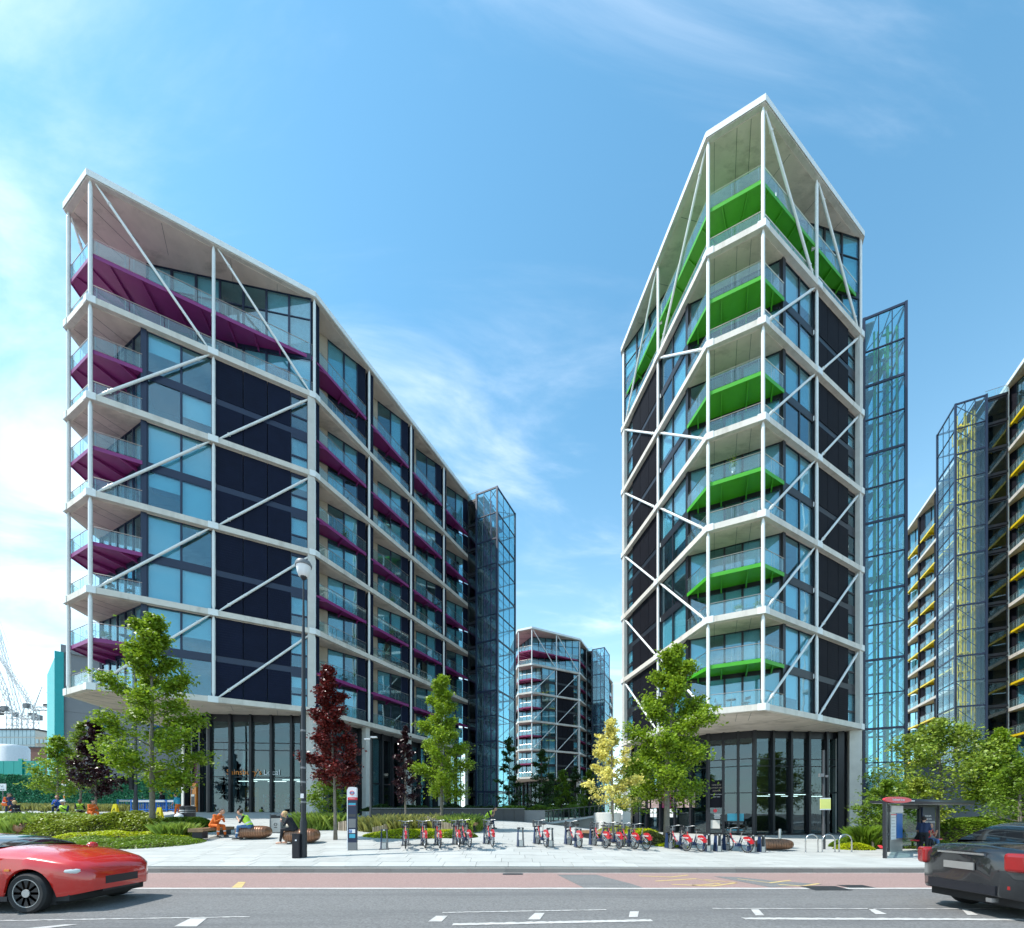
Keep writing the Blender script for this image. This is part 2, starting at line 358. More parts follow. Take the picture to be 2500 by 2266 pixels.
# ------------------------------------------------------------------ ground, road, pavement
def sheet(name, xs, ys, zf, mat, parent=None):
    mb = MB(); nx, ny = len(xs), len(ys)
    mb.add([(x, y, zf(x, y)) for y in ys for x in xs], [(j * nx + i, j * nx + i + 1, (j + 1) * nx + i + 1, (j + 1) * nx + i) for j in range(ny - 1) for i in range(nx - 1)])
    return mb.build(name, mat, parent, smooth=True)
lin = lambda a, b, n: [a + (b - a) * i / (n - 1) for i in range(n)]
g = sheet('ground', [-3000, -400, -120] + lin(-80, 60, 60) + [120, 400, 3000], [-2500, -300, -30, 13.05] + lin(13.3, 80, 50) + [120, 300, 900, 3000],
          lambda x, y: gz(max(-80, min(60, x)), min(y, 80)) - .06 if y > 13.1 else -.25, 'joint'); tag(g, kind='structure')
r = MB().add([(-400, -40, -.13), (400, -40, -.13), (400, 13.0, -.13), (-400, 13.0, -.13)], [(0, 1, 2, 3)]).build('road', 'asphalt'); tag(r, kind='structure')
bl = MB()
e0 = road(0, 2169)[1]
bl.add([(-120, e0, -.126), (120, e0, -.126), (120, 12.98, -.126), (-120, 12.98, -.126)], [(0, 1, 2, 3)])
bl = bl.build('bus_lane', 'bus_lane_red'); tag(bl, kind='structure')
def rmark(name, pts, mat='road_white', z=-.122):
    q = [road(*p) for p in pts]
    return MB().add([(x, y, z) for x, y in q], [tuple(range(len(q)))][::1]).build(name, mat, r)
def wobline(name, y0, y1, t0, t1, w, mat='road_white', z=-.122, segs=60):
    """painted line with slightly worn edges from road point t0 to t1"""
    mb = MB(); vs = []
    for i in range(segs + 1):
        x = t0 + (t1 - t0) * i / segs; y = y0 + (y1 - y0) * i / segs
        a, b = rnd.uniform(-.012, .012), rnd.uniform(-.02, .02); vs += [(x, y - w / 2 + a, z), (x, y + w / 2 + b, z)]
    mb.add(vs, [(2 * i, 2 * i + 2, 2 * i + 3, 2 * i + 1) for i in range(segs)])
    return mb.build(name, mat, r)
wobline('lane_line', 10.22, 10.22, -60, 60, .17, segs=300)
wobline('kerb_line', 12.88, 12.9, -60, 60, .06, segs=300)
for (xa, ya, xb, yb, w) in ((0, 2249, 610, 2239, .05), (1080, 2229, 1480, 2222, .05), (1740, 2219, 2500, 2220, .04), (1105, 2258, 1592, 2248, .13), (1815, 2243.5, 2500, 2246, .13)):
    p, q = road(xa, ya), road(xb, yb); wobline('lane_line', p[1], q[1], p[0], q[0], w)
for (x0, x1, x2, x3, ya, yb) in ((60, 160, 190, 110, 2258, 2268), (425, 465, 505, 480, 2243, 2263), (1045, 1065, 1093, 1078, 2237, 2251), (1288, 1306, 1330, 1318, 2230, 2246), (1535, 1538, 1560, 1557, 2226, 2240),
                             (1845, 1833, 1852, 1866, 2221, 2236), (2138, 2118, 2132, 2166, 2219, 2233), (2362, 2346, 2358, 2388, 2219, 2235)):
    rmark('road_dash', [(x0, yb), (x3, yb), (x2, ya), (x1, ya)])
# worn yellow and grey marks in the red lane
rmark('yellow_tick', [(565, 2168), (590, 2168), (600, 2154), (582, 2154)], 'road_yellow', -.1215)
pg_ = MB(); q = [road(*p) for p in ((1425, 2168), (1570, 2168), (1540, 2158), (1455, 2136), (1360, 2136))]
pg_.add([(x, y, -.1225) for x, y in q], [(0, 1, 2, 3, 4)]); pg_.build('asphalt_patch', 'asphalt', r)
q = [road(*p) for p in ((1880, 2167), (2010, 2160), (1880, 2150), (1800, 2142), (1740, 2140))]
MB().add([(x, y, -.1225) for x, y in q], [(0, 1, 2, 3, 4)]).build('asphalt_patch', 'asphalt', r)
for k, pts in enumerate((((1560, 2139), (1640, 2142), (1680, 2137)), ((1600, 2152), (1700, 2146), (1760, 2158), (1690, 2162)), ((1640, 2160), (1740, 2164), (1800, 2156), (1720, 2148)), ((1800, 2146), (1880, 2156), (1930, 2150)), ((1900, 2160), (1960, 2164), (2000, 2158)))):
    mb = MB(); P = [road(*p) for p in pts]
    for a, b in zip(P[:-1], P[1:]):
        n_ = 8
        for i in range(n_):
            x0, y0 = a[0] + (b[0] - a[0]) * i / n_, a[1] + (b[1] - a[1]) * i / n_; x1, y1 = a[0] + (b[0] - a[0]) * (i + 1) / n_, a[1] + (b[1] - a[1]) * (i + 1) / n_
            mb.add([(x0, y0 - .05, -.1215), (x1, y1 - .05, -.1215), (x1, y1 + .05, -.1215), (x0, y0 + .05, -.1215)], [(0, 1, 2, 3)])
    mb.build('yellow_lettering', 'road_yellow', r)
def cover(name, px, py, w, d, lab):
    x, y = road(px, py); mb = MB()
    for i in range(7): mb.box((x, y - d / 2 + (i + .5) * d / 7, -.118), (w, d / 7 * .55, .008))
    mb.box((x, y, -.121), (w + .06, d + .06, .004))
    o = mb.build(name, 'dark_grey'); tag(o, lab, 'drain cover')
cover('drain_cover', 1252, 2134.5, .55, .28, 'small iron gully grate in the red lane against the kerb')
cover('drain_cover', 2015, 2169, .85, .5, 'larger dark iron cover at the edge of the asphalt, nearer the middle')
cover('drain_cover', 2090, 2165, .6, .35, 'dark iron cover on the white line just left of the black car')
# kerb stones
kb = MB().box((0, 13.06, -.2), (120, .1, .2)).build('kerb', 'joint'); tag(kb, kind='structure')
x = -17.
while x < 19.5:
    ubox('kerb_stone', 'kerb_granite', kb, (x + .6, 13.15, -.0665 + rnd.uniform(-.002, .002)), (1.194, .3, .137)); x += 1.2
mb = MB()
for sx in (-1, 1): mb.box((sx * 19.5 + sx * 30 + (0 if sx > 0 else 2.4), 13.15, -.0665), (60, .3, .137))
mb.build('kerb_stone', 'kerb_granite', kb)
pv = tag(sheet('pavement', lin(-60, 45, 80), [13.3] + lin(13.6, 60, 60), lambda x, y: gz(x, y) - .02, 'joint'), kind='structure')
slab_me = MB().box((0, 0, 0), (1, 1, 1)).mesh('paving_slab', ['paving'])
cnt = 0; rest = MB(); y = 13.305; row = 0
while y < 46:
    d = .6 if y < 19.4 else 1.2
    half = y * 1.28 + 1; x = -half + (row % 2) * .55 + rnd.uniform(0, .2); lx = 1.05 if y < 19.4 else 1.5
    while x < half:
        c = (x + lx / 2, y + d / 2); z = gz(*c); sx = (gz(c[0] + .5, c[1]) - gz(c[0] - .5, c[1])); sy = (gz(c[0], c[1] + .3) - gz(c[0], c[1] - .3)) / .6
        jz = rnd.uniform(-.002, .002)
        if cnt < 298 and abs(c[0]) < 17:
            linkm('paving_slab', slab_me, None, pv, (c[0], c[1], z - .02 + jz), rot=(math.atan(sy), -math.atan(sx), 0), scale=(lx - .012, d - .012, .04)); cnt += 1
        else:
            a, b = (lx - .014) / 2, (d - .014) / 2
            vs = [(c[0] + i, c[1] + j, gz(c[0] + i, c[1] + j) + jz * .5) for i, j in ((-a, -b), (a, -b), (a, b), (-a, b))]
            vs += [(v[0], v[1], v[2] - .03) for v in vs]
            rest.add(vs, [(0, 1, 2, 3), (0, 4, 5, 1), (1, 5, 6, 2), (2, 6, 7, 3), (3, 7, 4, 0)])
        x += lx
    y += d; row += 1
tag(rest.build('paving_slab', 'paving', pv), kind='stuff')
# far side of the road, behind the camera
bp_ = MB().box((0, -6, -.065), (300, 12, .13)).build('pavement', 'paving'); tag(bp_, kind='structure')

# ------------------------------------------------------------------ apartment buildings
MM = 6.3; AX = R(25.7376); SPL = R(35.923); FW = .2747 * MM; BAY = 1.064 * MM; LB = .9503 * MM; ROOF = 1.272
def off(poly, d):
    """offset an open polyline to its left by d (miter)"""
    out = []; n = len(poly)
    for i in range(n):
        p = Vector(poly[i]); ns = []
        if i > 0: t = (p - Vector(poly[i - 1])).normalized(); ns.append(Vector((-t.y, t.x)))
        if i < n - 1: t = (Vector(poly[i + 1]) - p).normalized(); ns.append(Vector((-t.y, t.x)))
        if len(ns) == 1: out.append(p + ns[0] * d)
        else:
            b = (ns[0] + ns[1]).normalized(); out.append(p + b * (d / max(.3, b.dot(ns[0]))))
    return out
_panel = {}
def panel_mesh(mat, nr=15):
    if mat not in _panel:
        mb = MB(); mb.box((0, .1, 0), (1, .8, 1))
        for i in range(nr):
            z0 = -.5 + i / nr; mb.add([(-.5, -.3, z0 + .005), (.5, -.3, z0 + .005), (.5, -.5, z0 + .85 / nr), (-.5, -.5, z0 + .85 / nr), (-.5, -.3, z0 + .93 / nr), (.5, -.3, z0 + .93 / nr)], [(0, 1, 2, 3), (3, 2, 5, 4)])
        _panel[mat] = mb.mesh('cladding_panel', [mat])
    return _panel[mat]
_win = {}
def window(parent, frame, c, w, h, rz, blind=None, glassm='window_glass', fw=.06, trans=None, name='window', hs=None):
    """frame with its pane and, behind, a blind; c is the centre of the frame, rz the direction of its width"""
    k = (frame, round(w, 2), round(h, 2), fw, trans)
    if k not in _win:
        mb = MB()
        for s in (-1, 1): mb.box((s * (w / 2 - fw / 2), 0, 0), (fw, .12, h)); mb.box((0, 0, s * (h / 2 - fw / 2)), (w - 2 * fw - .002, .11, fw))
        if trans: mb.box((0, 0, -h / 2 + h * trans), (w - 2 * fw - .002, .1, fw))
        _win[k] = mb.mesh('window', [frame])
    o = linkm(name, _win[k], None, parent, c, rz)
    ubox('pane', glassm, o, (0, .0, 0), (w - 2 * fw, .016, h - 2 * fw))
    if blind is not None:
        hh = (h - 2 * fw) * blind[0]
        ubox('blind', blind[1], o, (0, .16, (h - 2 * fw) / 2 - hh / 2 - .01), (w - 2 * fw + .03, .02, hh))
    return o
def rblind(r_):  # pale blinds, half-drawn blinds, curtains or none
    u = r_.random()
    if u < .42: return (1., 'blind')
    if u < .62: return (r_.uniform(.3, .8), 'blind')
    if u < .75: return (1., 'curtain')
    return None
def seg_pts(a, b, t): return (a[0] + (b[0] - a[0]) * t, a[1] + (b[1] - a[1]) * t)
def balustrade(parent, path, z, h=1.02, panel=1.55, gm='rail_glass', rail='steel_rail'):
    hr = MB(); ps = MB(); panels = []
    for a, b in zip(path[:-1], path[1:]):
        a = Vector(a[:2]); b = Vector(b[:2]); Lg = (b - a).length
        if Lg < .25: continue
        d = (b - a) / Lg; n = max(1, round(Lg / panel)); rz = atan2(d.y, d.x)
        for i in range(n):
            p = a + d * (Lg * (i + .5) / n); panels.append(((p.x, p.y, z + h * .5), (Lg / n - .035, .014, h * .84), rz))
            for t in ((i + .12) / n, (i + .88) / n):
                q = a + d * (Lg * t); nrm = Vector((d.y, -d.x)) * -.05
                ps.box((q.x + nrm.x * .5, q.y + nrm.y * .5, z + h * .5), (.014, .035, h), rz)
        hr.tube((a.x, a.y, z + h), (b.x, b.y, z + h), .025, n=6)
    o = hr.build('balustrade', rail, parent)
    for c, d, rz in panels: ubox('glass_panel', gm, o, c, d, rz)
    ps.build('baluster', rail, o)
    return o
def building(name, label, grp, origin, zb, N_, paint, frame, panel, nr, nl, detR=True, detL=True, detFront=True, ground=0., lowL=False, pent=True, seed=1, longR=True, longL=False):
    rr = random.Random(seed)
    ox, oy = origin[0] * MM, origin[1] * MM; ZB = EYE + zb * MM
    root = empty(name, (ox, oy, 0), -AX); tag(root, label, 'building', grp)
    D = Vector((sin(SPL), cos(SPL)))
    P = {1: Vector((FW, 0)), 2: Vector((FW, 0)) + D * BAY, 3: Vector((FW, 0)) + D * 2 * BAY}
    for i in range(1, nr + 1): P[3 + i] = P[3] + Vector((0, LB * i))
    Q = {k: Vector((-v.x, v.y)) for k, v in ((k, P[k]) for k in (1, 2, 3))}
    for i in range(1, nl + 1): Q[3 + i] = Q[3] + Vector((0, LB * i))
    RP = [P[k] for k in range(1, 4 + nr)]; LP = [Q[k] for k in range(1, 4 + nl)]
    outline = LP[::-1] + RP                                    # anticlockwise seen from above
    zl = lambda k: ZB + (k * MM if k <= N_ else (N_ + ROOF) * MM)
    TH = .40
    # slabs
    for k in range(N_ + 2):
        mb = MB(); top = k == N_ + 1
        mb.m = 0; outl = [tuple(p) for p in outline]
        mb.prism(outl, zl(k) - TH / 2, zl(k) + TH / 2)
        o = mb.build('roof' if top else 'floor_slab', 'concrete', root)
        ins = [tuple(p) for p in off(outline, .30)]
        MB().prism(ins, zl(k) - TH / 2 - .03, zl(k) - TH / 2 - .002).build('soffit', 'soffit_concrete', o)
        if top:
            cp = MB()
            oo = off(outline, -.04)
            for a, b in zip(oo[:-1], oo[1:]):
                m_ = (a + b) / 2; dd = b - a; cp.box((m_.x, m_.y, zl(k) + .06), (dd.length, .03, .42), atan2(dd.y, dd.x))
            cp.build('coping', 'white_steel', o)
        # soffit joints over the open corner
        jt = MB(); zj = zl(k) - TH / 2 - .034
        for s in (-.45, .05, .35): jt.box((s * FW * 1.6, 1.7, zj), (.022, 2.7, .006))
        for s in (1, -1):
            for t in (.55, 1.15, 1.6):
                p = Vector((s * FW, 0)) + Vector((s * D.x, D.y)) * BAY * t; q = p + Vector((-s * D.y, D.x)) * 2.3
                p = p.lerp(q, .18)
                m_ = (p + q) / 2; jt.box((m_.x, m_.y, zj), ((q - p).length, .02, .006), atan2(q.y - p.y, q.x - p.x))
        jt.build('soffit_joint', 'dark_grey', o)
    # core: keeps the storeys from being see-through
    core = [tuple(p) for p in [Vector((-3.2, 7.6)), Vector((3.2, 7.6)), Vector((6.2, 12.0)), Vector((6.2, P[3 + nr].y - .6)), Vector((-6.2, Q[3 + nl].y - .6)), Vector((-6.2, 12.0))]]
    MB().prism(core, ZB, zl(N_ + 1) - .3).build('inner_wall', 'interior', root)
    gc = [Vector((-3.6, 13.5)), Vector((3.6, 13.5)), Vector((6.9, 16.5)), Vector((6.9, P[3 + nr].y - .8)), Vector((-6.9, Q[3 + nl].y - .8)), Vector((-6.9, 16.5))]
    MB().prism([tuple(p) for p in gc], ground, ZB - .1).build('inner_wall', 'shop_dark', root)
    # columns, castings, braces
    def column(p, z0, z1):
        mb = MB(); r = .115; p = (p[0], p[1])
        mb.tube((*p, z0), (*p, z0 + .35), .06, r, 10); mb.tube((*p, z0 + .35), (*p, z1 - .35), r, r, 10); mb.tube((*p, z1 - .35), (*p, z1), r, .06, 10)
        mb.build('column', 'white_steel', root, auto=40)
    inn = off(outline, .2); IL = inn[:len(LP)][::-1]; IR = inn[len(LP):]
    for side, pts, det, lng in ((1, IR, detR, longR), (-1, IL, detL, longL)):
        for i, p in enumerate(pts):
            if i > 2 and not lng: continue
            if not det and i > 0: continue
            for k in range(N_ + 1): column(p, zl(k) + TH / 2, zl(k + 1) - TH / 2)
        full = (P if side > 0 else Q)
        for k in range(N_ + 1):
            for j in (1, 2, 3):
                if not det and j > 1: continue
                p = full[j]; a = (0 if j == 1 else SPL) ; dirv = Vector((side * D.x, D.y)) if j > 1 else Vector((side * sin(SPL / 2 + .9), cos(SPL / 2 + .9)))
                if j == 2:
                    rz = atan2(dirv.y, dirv.x); nn = Vector((dirv.y, -dirv.x)) * (.02 * side); ubox('node_casting', 'white_steel', root, (p.x + nn.x, p.y + nn.y, zl(k)), (.62, .06, TH + .05), rz)
                else:
                    mb = MB(); 
                    for dv in ((Vector((side * D.x, D.y)), Vector((-side, 0))) if j == 1 else (Vector((-side * D.x, -D.y)), Vector((0, 1)))):
                        nrm = Vector((dv.y, -dv.x))
                        if nrm.dot(p - Vector((0, 9))) < 0: nrm = -nrm
                        c = p + dv * .2 + nrm * .015; mb.box((c.x, c.y, zl(k)), (.46, .06, TH + .06), atan2(dv.y, dv.x))
                    mb.build('node_casting', 'white_steel', root)
        if det:
            for j in (0, 1):
                a, b = pts[j], pts[j + 1]; dv = (b - a).normalized()
                for k in range(N_ + 1):
                    if k < N_: z0, z1 = zl(k) + TH / 2 - .02, zl(k + 1) - TH / 2 + .02
                    else: z0, z1 = zl(k + 1) - TH / 2 + .02, zl(k) + TH / 2 - .02
                    A = Vector((a.x + dv.x * .25, a.y + dv.y * .25, z0)); B_ = Vector((b.x - dv.x * .25, b.y - dv.y * .25, z1)); e = (B_ - A)
                    mb = MB(); mb.tube(A, A + e * .11, .045, .088, 10).tube(A + e * .11, B_ - e * .11, .088, .088, 10).tube(B_ - e * .11, B_, .088, .045, 10)
                    mb.tube(A + e * .108, A + e * .114, .125, .125, 10).tube(B_ - e * .114, B_ - e * .108, .125, .125, 10)
                    mb.build('brace', 'white_steel', root, auto=40)
    # enclosed rooms on the splayed sides
    MIDH = .5 * MM
    def storeys(k):
        """(bottom, top) of the two storeys of module k"""
        z0, z1 = zl(k) + TH / 2, zl(k + 1) - TH / 2; mid = zl(k) + MIDH
        return ((z0, mid - .3), (mid + .16, z1))
    GT = .40
    for side, det in ((1, detR), (-1, detL)):
        if not det: continue
        base = Vector((side * FW, 0)); dv = Vector((side * D.x, D.y)); nin = Vector((-side * D.y, D.x))
        rz = atan2(dv.y, dv.x) if side > 0 else atan2(-dv.y, -dv.x)
        pt = lambda t, d=.42: base + dv * BAY * t + nin * d
        for k in range(N_):
            zm = zl(k) + MIDH - .07
            ca, cb = pt(GT), pt(1.97); cm_ = (ca + cb) / 2
            ubox('spandrel', frame, root, (cm_.x, cm_.y, zm), ((cb - ca).length, .12, .46), rz)
            ubox('floor_deck', 'interior', root, (cm_.x + nin.x * 1.4, cm_.y + nin.y * 1.4, zm), ((cb - ca).length, 2.6, .3), rz)
            for (t0, t1) in ((GT - .012, GT + .035), (.985, 1.02)):
                c = pt((t0 + t1) / 2, .40); ubox('mullion', frame, root, (c.x, c.y, zl(k) + MM / 2), ((t1 - t0) * BAY, .2, MM - TH), rz)
            c = pt(1.955, .25); ubox('concrete_pier', 'pale_concrete', root, (c.x, c.y, zl(k) + MM / 2), (.5, .42, MM - TH), rz)
            for si, (z0, z1) in enumerate(storeys(k)):
                for (t0, t1) in ((GT + .035, .715), (.715, .985)):
                    c = pt((t0 + t1) / 2); window(root, frame, (c.x, c.y, (z0 + z1) / 2), (t1 - t0) * BAY, z1 - z0, rz, rblind(rr))
                hh = (z1 - z0)
                for (t0, t1) in ((1.02, 1.265), (1.272, 1.50), (1.507, 1.735)):
                    c = pt((t0 + t1) / 2, .36); linkm('cladding_panel', panel_mesh(panel), None, root, (c.x, c.y, (z0 + z1) / 2), rz, ((t1 - t0) * BAY, .12, hh))
                for (u0, u1) in ((0, .37), (.37, .92)):
                    c = pt(1.83); window(root, frame, (c.x, c.y, z0 + hh * (u0 + u1) / 2), .18 * BAY, hh * (u1 - u0), rz, rblind(rr) if u1 > .5 else (1, 'blind') if rr.random() < .5 else None)
                ubox('transom', frame, root, (pt(1.83).x, pt(1.83).y, z0 + hh * .96), (.18 * BAY, .11, hh * .08), rz)
    # recessed glazed wall across the point, mid-module decks and balustrades
    def gwall(a, b, z0, z1, n, trans=None, bl=True):
        a = Vector(a); b = Vector(b); Lg = (b - a).length; d = (b - a) / Lg; rz = atan2(d.y, d.x)
        for i in range(n):
            c = a + d * Lg * (i + .5) / n; window(root, frame, (c.x, c.y, (z0 + z1) / 2), Lg / n, z1 - z0, rz, rblind(rr) if bl else None, trans=trans, fw=.07)
        m_ = (a + b) / 2
    def deck(path, inner, z, ribs=7):
        poly = [tuple(p) for p in path] + [tuple(p) for p in inner[::-1]]
        o = MB().prism(poly, z - .1, z + .02).build('balcony_deck', paint, root)
        eb = MB()
        for a, b in zip(path[:-1], path[1:]):
            a = Vector(a); b = Vector(b); d = b - a; c = (a + b) / 2; eb.box((c.x, c.y, z - .06), (d.length + .02, .05, .26), atan2(d.y, d.x))
        eb.build('edge_beam', paint, o)
        # tapered ribs
        tot = [(Vector(a), Vector(b)) for a, b in zip(path[:-1], path[1:])]
        ci = (Vector(inner[0]) + Vector(inner[-1])) / 2
        for a, b in tot:
            n = max(1, int((b - a).length / 1.5))
            for i in range(n):
                p = a.lerp(b, (i + .5) / n); 
                # nearest point on the inner line
                best = None
                for u, v in zip(inner[:-1], inner[1:]):
                    u = Vector(u); v = Vector(v); w = v - u; t = max(0, min(1, (p - u).dot(w) / w.dot(w))); q = u + w * t
                    if best is None or (q - p).length < (best - p).length: best = q
                if (best - p).length < .3: continue
                d = (best - p).normalized(); s_ = Vector((-d.y, d.x)) * .04
                vs = [(*(p + s_), z - .12), (*(p - s_), z - .12), (*(p - s_), z - .2), (*(p + s_), z - .2), (*(best + s_), z - .12), (*(best - s_), z - .12), (*(best - s_), z - .42), (*(best + s_), z - .42)]
                MB().add(vs, [(3, 2, 6, 7), (0, 3, 7, 4), (1, 5, 6, 2), (0, 1, 2, 3), (4, 7, 6, 5)]).build('rib', paint, o)
        return o
    fpath = []
    dR = Vector((D.x, D.y)); dL = Vector((-D.x, D.y))
    GR = Vector((FW, 0)) + dR * BAY * GT + Vector((-D.y, D.x)) * .42; GL = Vector((-GR.x, GR.y))
    full = off([Q[1] + dL * BAY * GT, Q[1], P[1], P[1] + dR * BAY * GT], .30)
    ofull = off([Q[1] + dL * BAY * 1.97, Q[1], P[1], P[1] + dR * BAY * 1.97], .30)
    if detFront:
        for k in range(N_):
            (a0, a1), (b0, b1) = storeys(k); zm = zl(k) + MIDH
            chord = [GL + Vector((.1, 0)), GR - Vector((.1, 0))]
            gwall(chord[0], chord[1], a0, a1 + .1, 5, bl=True); gwall(chord[0], chord[1], b0, b1, 5, bl=True)
            ubox('spandrel', frame, root, (0, GR.y, zm - .1), ((chord[1] - chord[0]).length, .12, .5))
            deck(full, [full[0], GL, GR, full[3]], zm + .05)
            balustrade(root, full, zm + .1); balustrade(root, full, zl(k) + TH / 2)
        # penthouse
        k = N_; zm = zl(k) + MIDH
        A3 = P[3] + Vector((-.35, -.1)); B3 = Vector((-A3.x, A3.y)); ap = Vector((0, .62 * MM))
        z0, z1 = zl(k) + TH / 2, zl(k + 1) - TH / 2
        for a, b in (((B3, ap)), ((ap, A3))):
            gwall(a, b, z0, zm - .2, 7); gwall(a, b, zm + .15, z1, 7, trans=.62)
            m_ = (a + b) / 2; ubox('spandrel', frame, root, (m_.x, m_.y, zm - .02), ((b - a).length, .1, .34), atan2((b - a).y, (b - a).x))
        # raise the slope of the penthouse deck edges a little in from the slab
        deck(ofull, [ofull[0], B3, ap, A3, ofull[3]], zm + .05)
        balustrade(root, ofull, zm + .1, panel=2.0); balustrade(root, ofull, zl(k) + TH / 2, panel=2.0)
    # long sides: saw-tooth balconies
    for side, full_, n, det in ((1, P, nr, longR), (-1, Q, nl, longL)):
        if not det: continue
        for i in range(n):
            a, b = full_[3 + i], full_[4 + i]; nin = Vector((-side, 0)); Y0, Y1 = a.y, b.y
            W_ = lambda y, d: Vector((a.x - side * d, y))
            alt = (i % 2 == 1)
            near = W_(Y0 + .75, 2.1); far = W_(Y1 - .25, .45); nw = W_(Y0 + .35, .3)
            for k in range(N_ + 1):
                zm = zl(k) + MIDH if k < N_ else zl(k) + MIDH
                zz = storeys(k) if k < N_ else ((zl(k) + TH / 2, zm - .3), (zm + .16, zl(k + 1) - TH / 2))
                for si, (z0, z1) in enumerate(zz):
                    zc_ = (z0 + z1) / 2
                    # dark cladding post at the near side, tan return wall, glazed doors
                    ubox('cladding_post', panel, root, (a.x - side * .42, Y0 + .3, zc_), (.35, .55, z1 - z0 + .3))
                    m_ = (nw + near) / 2; d = near - nw; ubox('return_wall', 'tan_wall' if si or k < N_ else 'tan_wall', root, (m_.x, m_.y, zc_), (d.length, .12, z1 - z0 + .3), atan2(d.y, d.x))
                    d = far - near; Lg = d.length; d = d / Lg; rz = atan2(d.y, d.x)
                    if side > 0: rz += pi if False else 0
                    c = near + d * (Lg * .17); ubox('infill_wall', 'tan_wall', root, (c.x, c.y, zc_), (Lg * .34, .12, z1 - z0 + .3), rz)
                    for t0, t1 in ((.34, .62), (.62, .86)):
                        c = near + d * (Lg * (t0 + t1) / 2); ww = Lg * (t1 - t0)
                        # glass looks outwards: local -Y must face away from the building
                        rzz = rz if side > 0 else rz + pi
                        window(root, frame, (c.x, c.y, zc_), ww, z1 - z0, rzz + (0 if side > 0 else 0), rblind(rr))
                    c = near + d * (Lg * .93); ubox('cladding_post', panel, root, (c.x, c.y, zc_), (Lg * .14, .14, z1 - z0 + .3), rz)
                # triangular coloured deck
                ea, eb_ = W_(Y0 + .35, .28), W_(Y1 - .3, .28)
                if side > 0: deck([ea, eb_], [ea, near + Vector((-side * -.05, 0)), far], zm + .05)
                else: deck([eb_, ea], [far, near, ea], zm + .05)
                balustrade(root, [ea, eb_], zm + .1, panel=1.8); balustrade(root, [ea, eb_], zl(k) + TH / 2, panel=1.8)
                if alt and (k + i) % 2 == 0 or (i == 2 and side > 0):
                    c = W_((Y0 + Y1) / 2, .95); ubox('privacy_screen', 'screen_glass', root, (c.x, c.y, zl(k) + MM * .25), (1.3, .03, 2.3))
        p = full_[3 + n]
        for k in range(N_ + 1): ubox('concrete_pier', 'pale_concrete', root, (p.x - side * .3, p.y + .28, (zl(k) + zl(k + 1)) / 2), (.55, .5, zl(k + 1) - zl(k) - TH))
        mb = MB(); mb.box((0, p.y - .5, (ZB + zl(N_ + 1)) / 2), (p.x * 1.7, .2, zl(N_ + 1) - ZB)); 
    # plain walls on the sides away from the street
    for k in range(N_ + 1):
        zc_, hz = (zl(k) + zl(k + 1)) / 2, zl(k + 1) - zl(k) - TH
        yb = min(P[3 + nr].y, Q[3 + nl].y) - .7; ubox('rear_wall', panel, root, (0, yb, zc_), (P[3].x * 2 - 3.2, .3, hz))
        for side, full_, n, det in ((1, P, nr, longR), (-1, Q, nl, longL)):
            if det: continue
            y0, y1 = full_[3].y + .3, full_[3 + n].y - .5; ubox('flank_wall', panel, root, (full_[3].x - side * .5, (y0 + y1) / 2, zc_), (.3, y1 - y0, hz))
    # tie plates half way up the outer columns
    for side, pts, det in ((1, IR, detR), (-1, IL, detL)):
        if det:
            for j in (1, 2):
                for k in range(N_ + 1): ubox('tie_plate', 'white_steel', root, (pts[j].x - side * .12, pts[j].y + .05, zl(k) + MM / 2 - .05), (.36, .12, .34), 0.)
    # ground floor: glazed base set back under the first slab
    zt = ZB - TH / 2 - .03
    c1 = Vector((.26 * MM, 1.18 * MM)); c2 = Vector((1.33 * MM, 1.83 * MM))
    def basewall(a, b, n, first=0):
        a = Vector(a); b = Vector(b); Lg = (b - a).length; d = (b - a) / Lg; rz = atan2(d.y, d.x); nrm = Vector((d.y, -d.x)); Hh = zt - ground
        for i in range(n + 1):
            c = a + d * Lg * i / n + nrm * .14; ubox('fin', 'black_frame', root, (c.x, c.y, ground + Hh / 2), (.17, .30, Hh), rz)
        for i in range(n):
            c = a + d * Lg * (i + .5) / n; w = Lg / n - .14
            zs = [ground, ground + Hh * .40, ground + Hh * .66, ground + Hh * .73, zt - .55]
            for z0, z1 in zip(zs[:-1], zs[1:]): window(root, 'black_frame', (c.x, c.y, (z0 + z1) / 2), w, z1 - z0, rz, None, 'base_glass', fw=.035, name='shop_window')
            ubox('header_panel', 'black_frame', root, (c.x, c.y, zt - .275), (w, .14, .55), rz)
    if detFront:
        basewall((-c2.x, c2.y), (-c1.x, c1.y), 5); basewall((-c1.x, c1.y), (c1.x, c1.y), 3); basewall(c1, c2, 5)
        # interior floor + ceiling of the shop
        sh = [(-c2.x + .6, c2.y + .2), (-c1.x + .2, c1.y + .4), (c1.x - .2, c1.y + .4), (c2.x - .6, c2.y + .2), (c2.x - 1, c2.y + 3), (-c2.x + 1, c2.y + 3)]
        MB().prism(sh, ground + .0, ground + .02).build('shop_floor', 'mid_grey', root)
        for q in range(5): ubox('tube_light', 'tube_light', root, (2.6 + 1.0 * q, c1.y + 2.4 + .62 * q, ground + 3.15 + .14 * (q % 2)), (1.5, .05, .04), R(31))
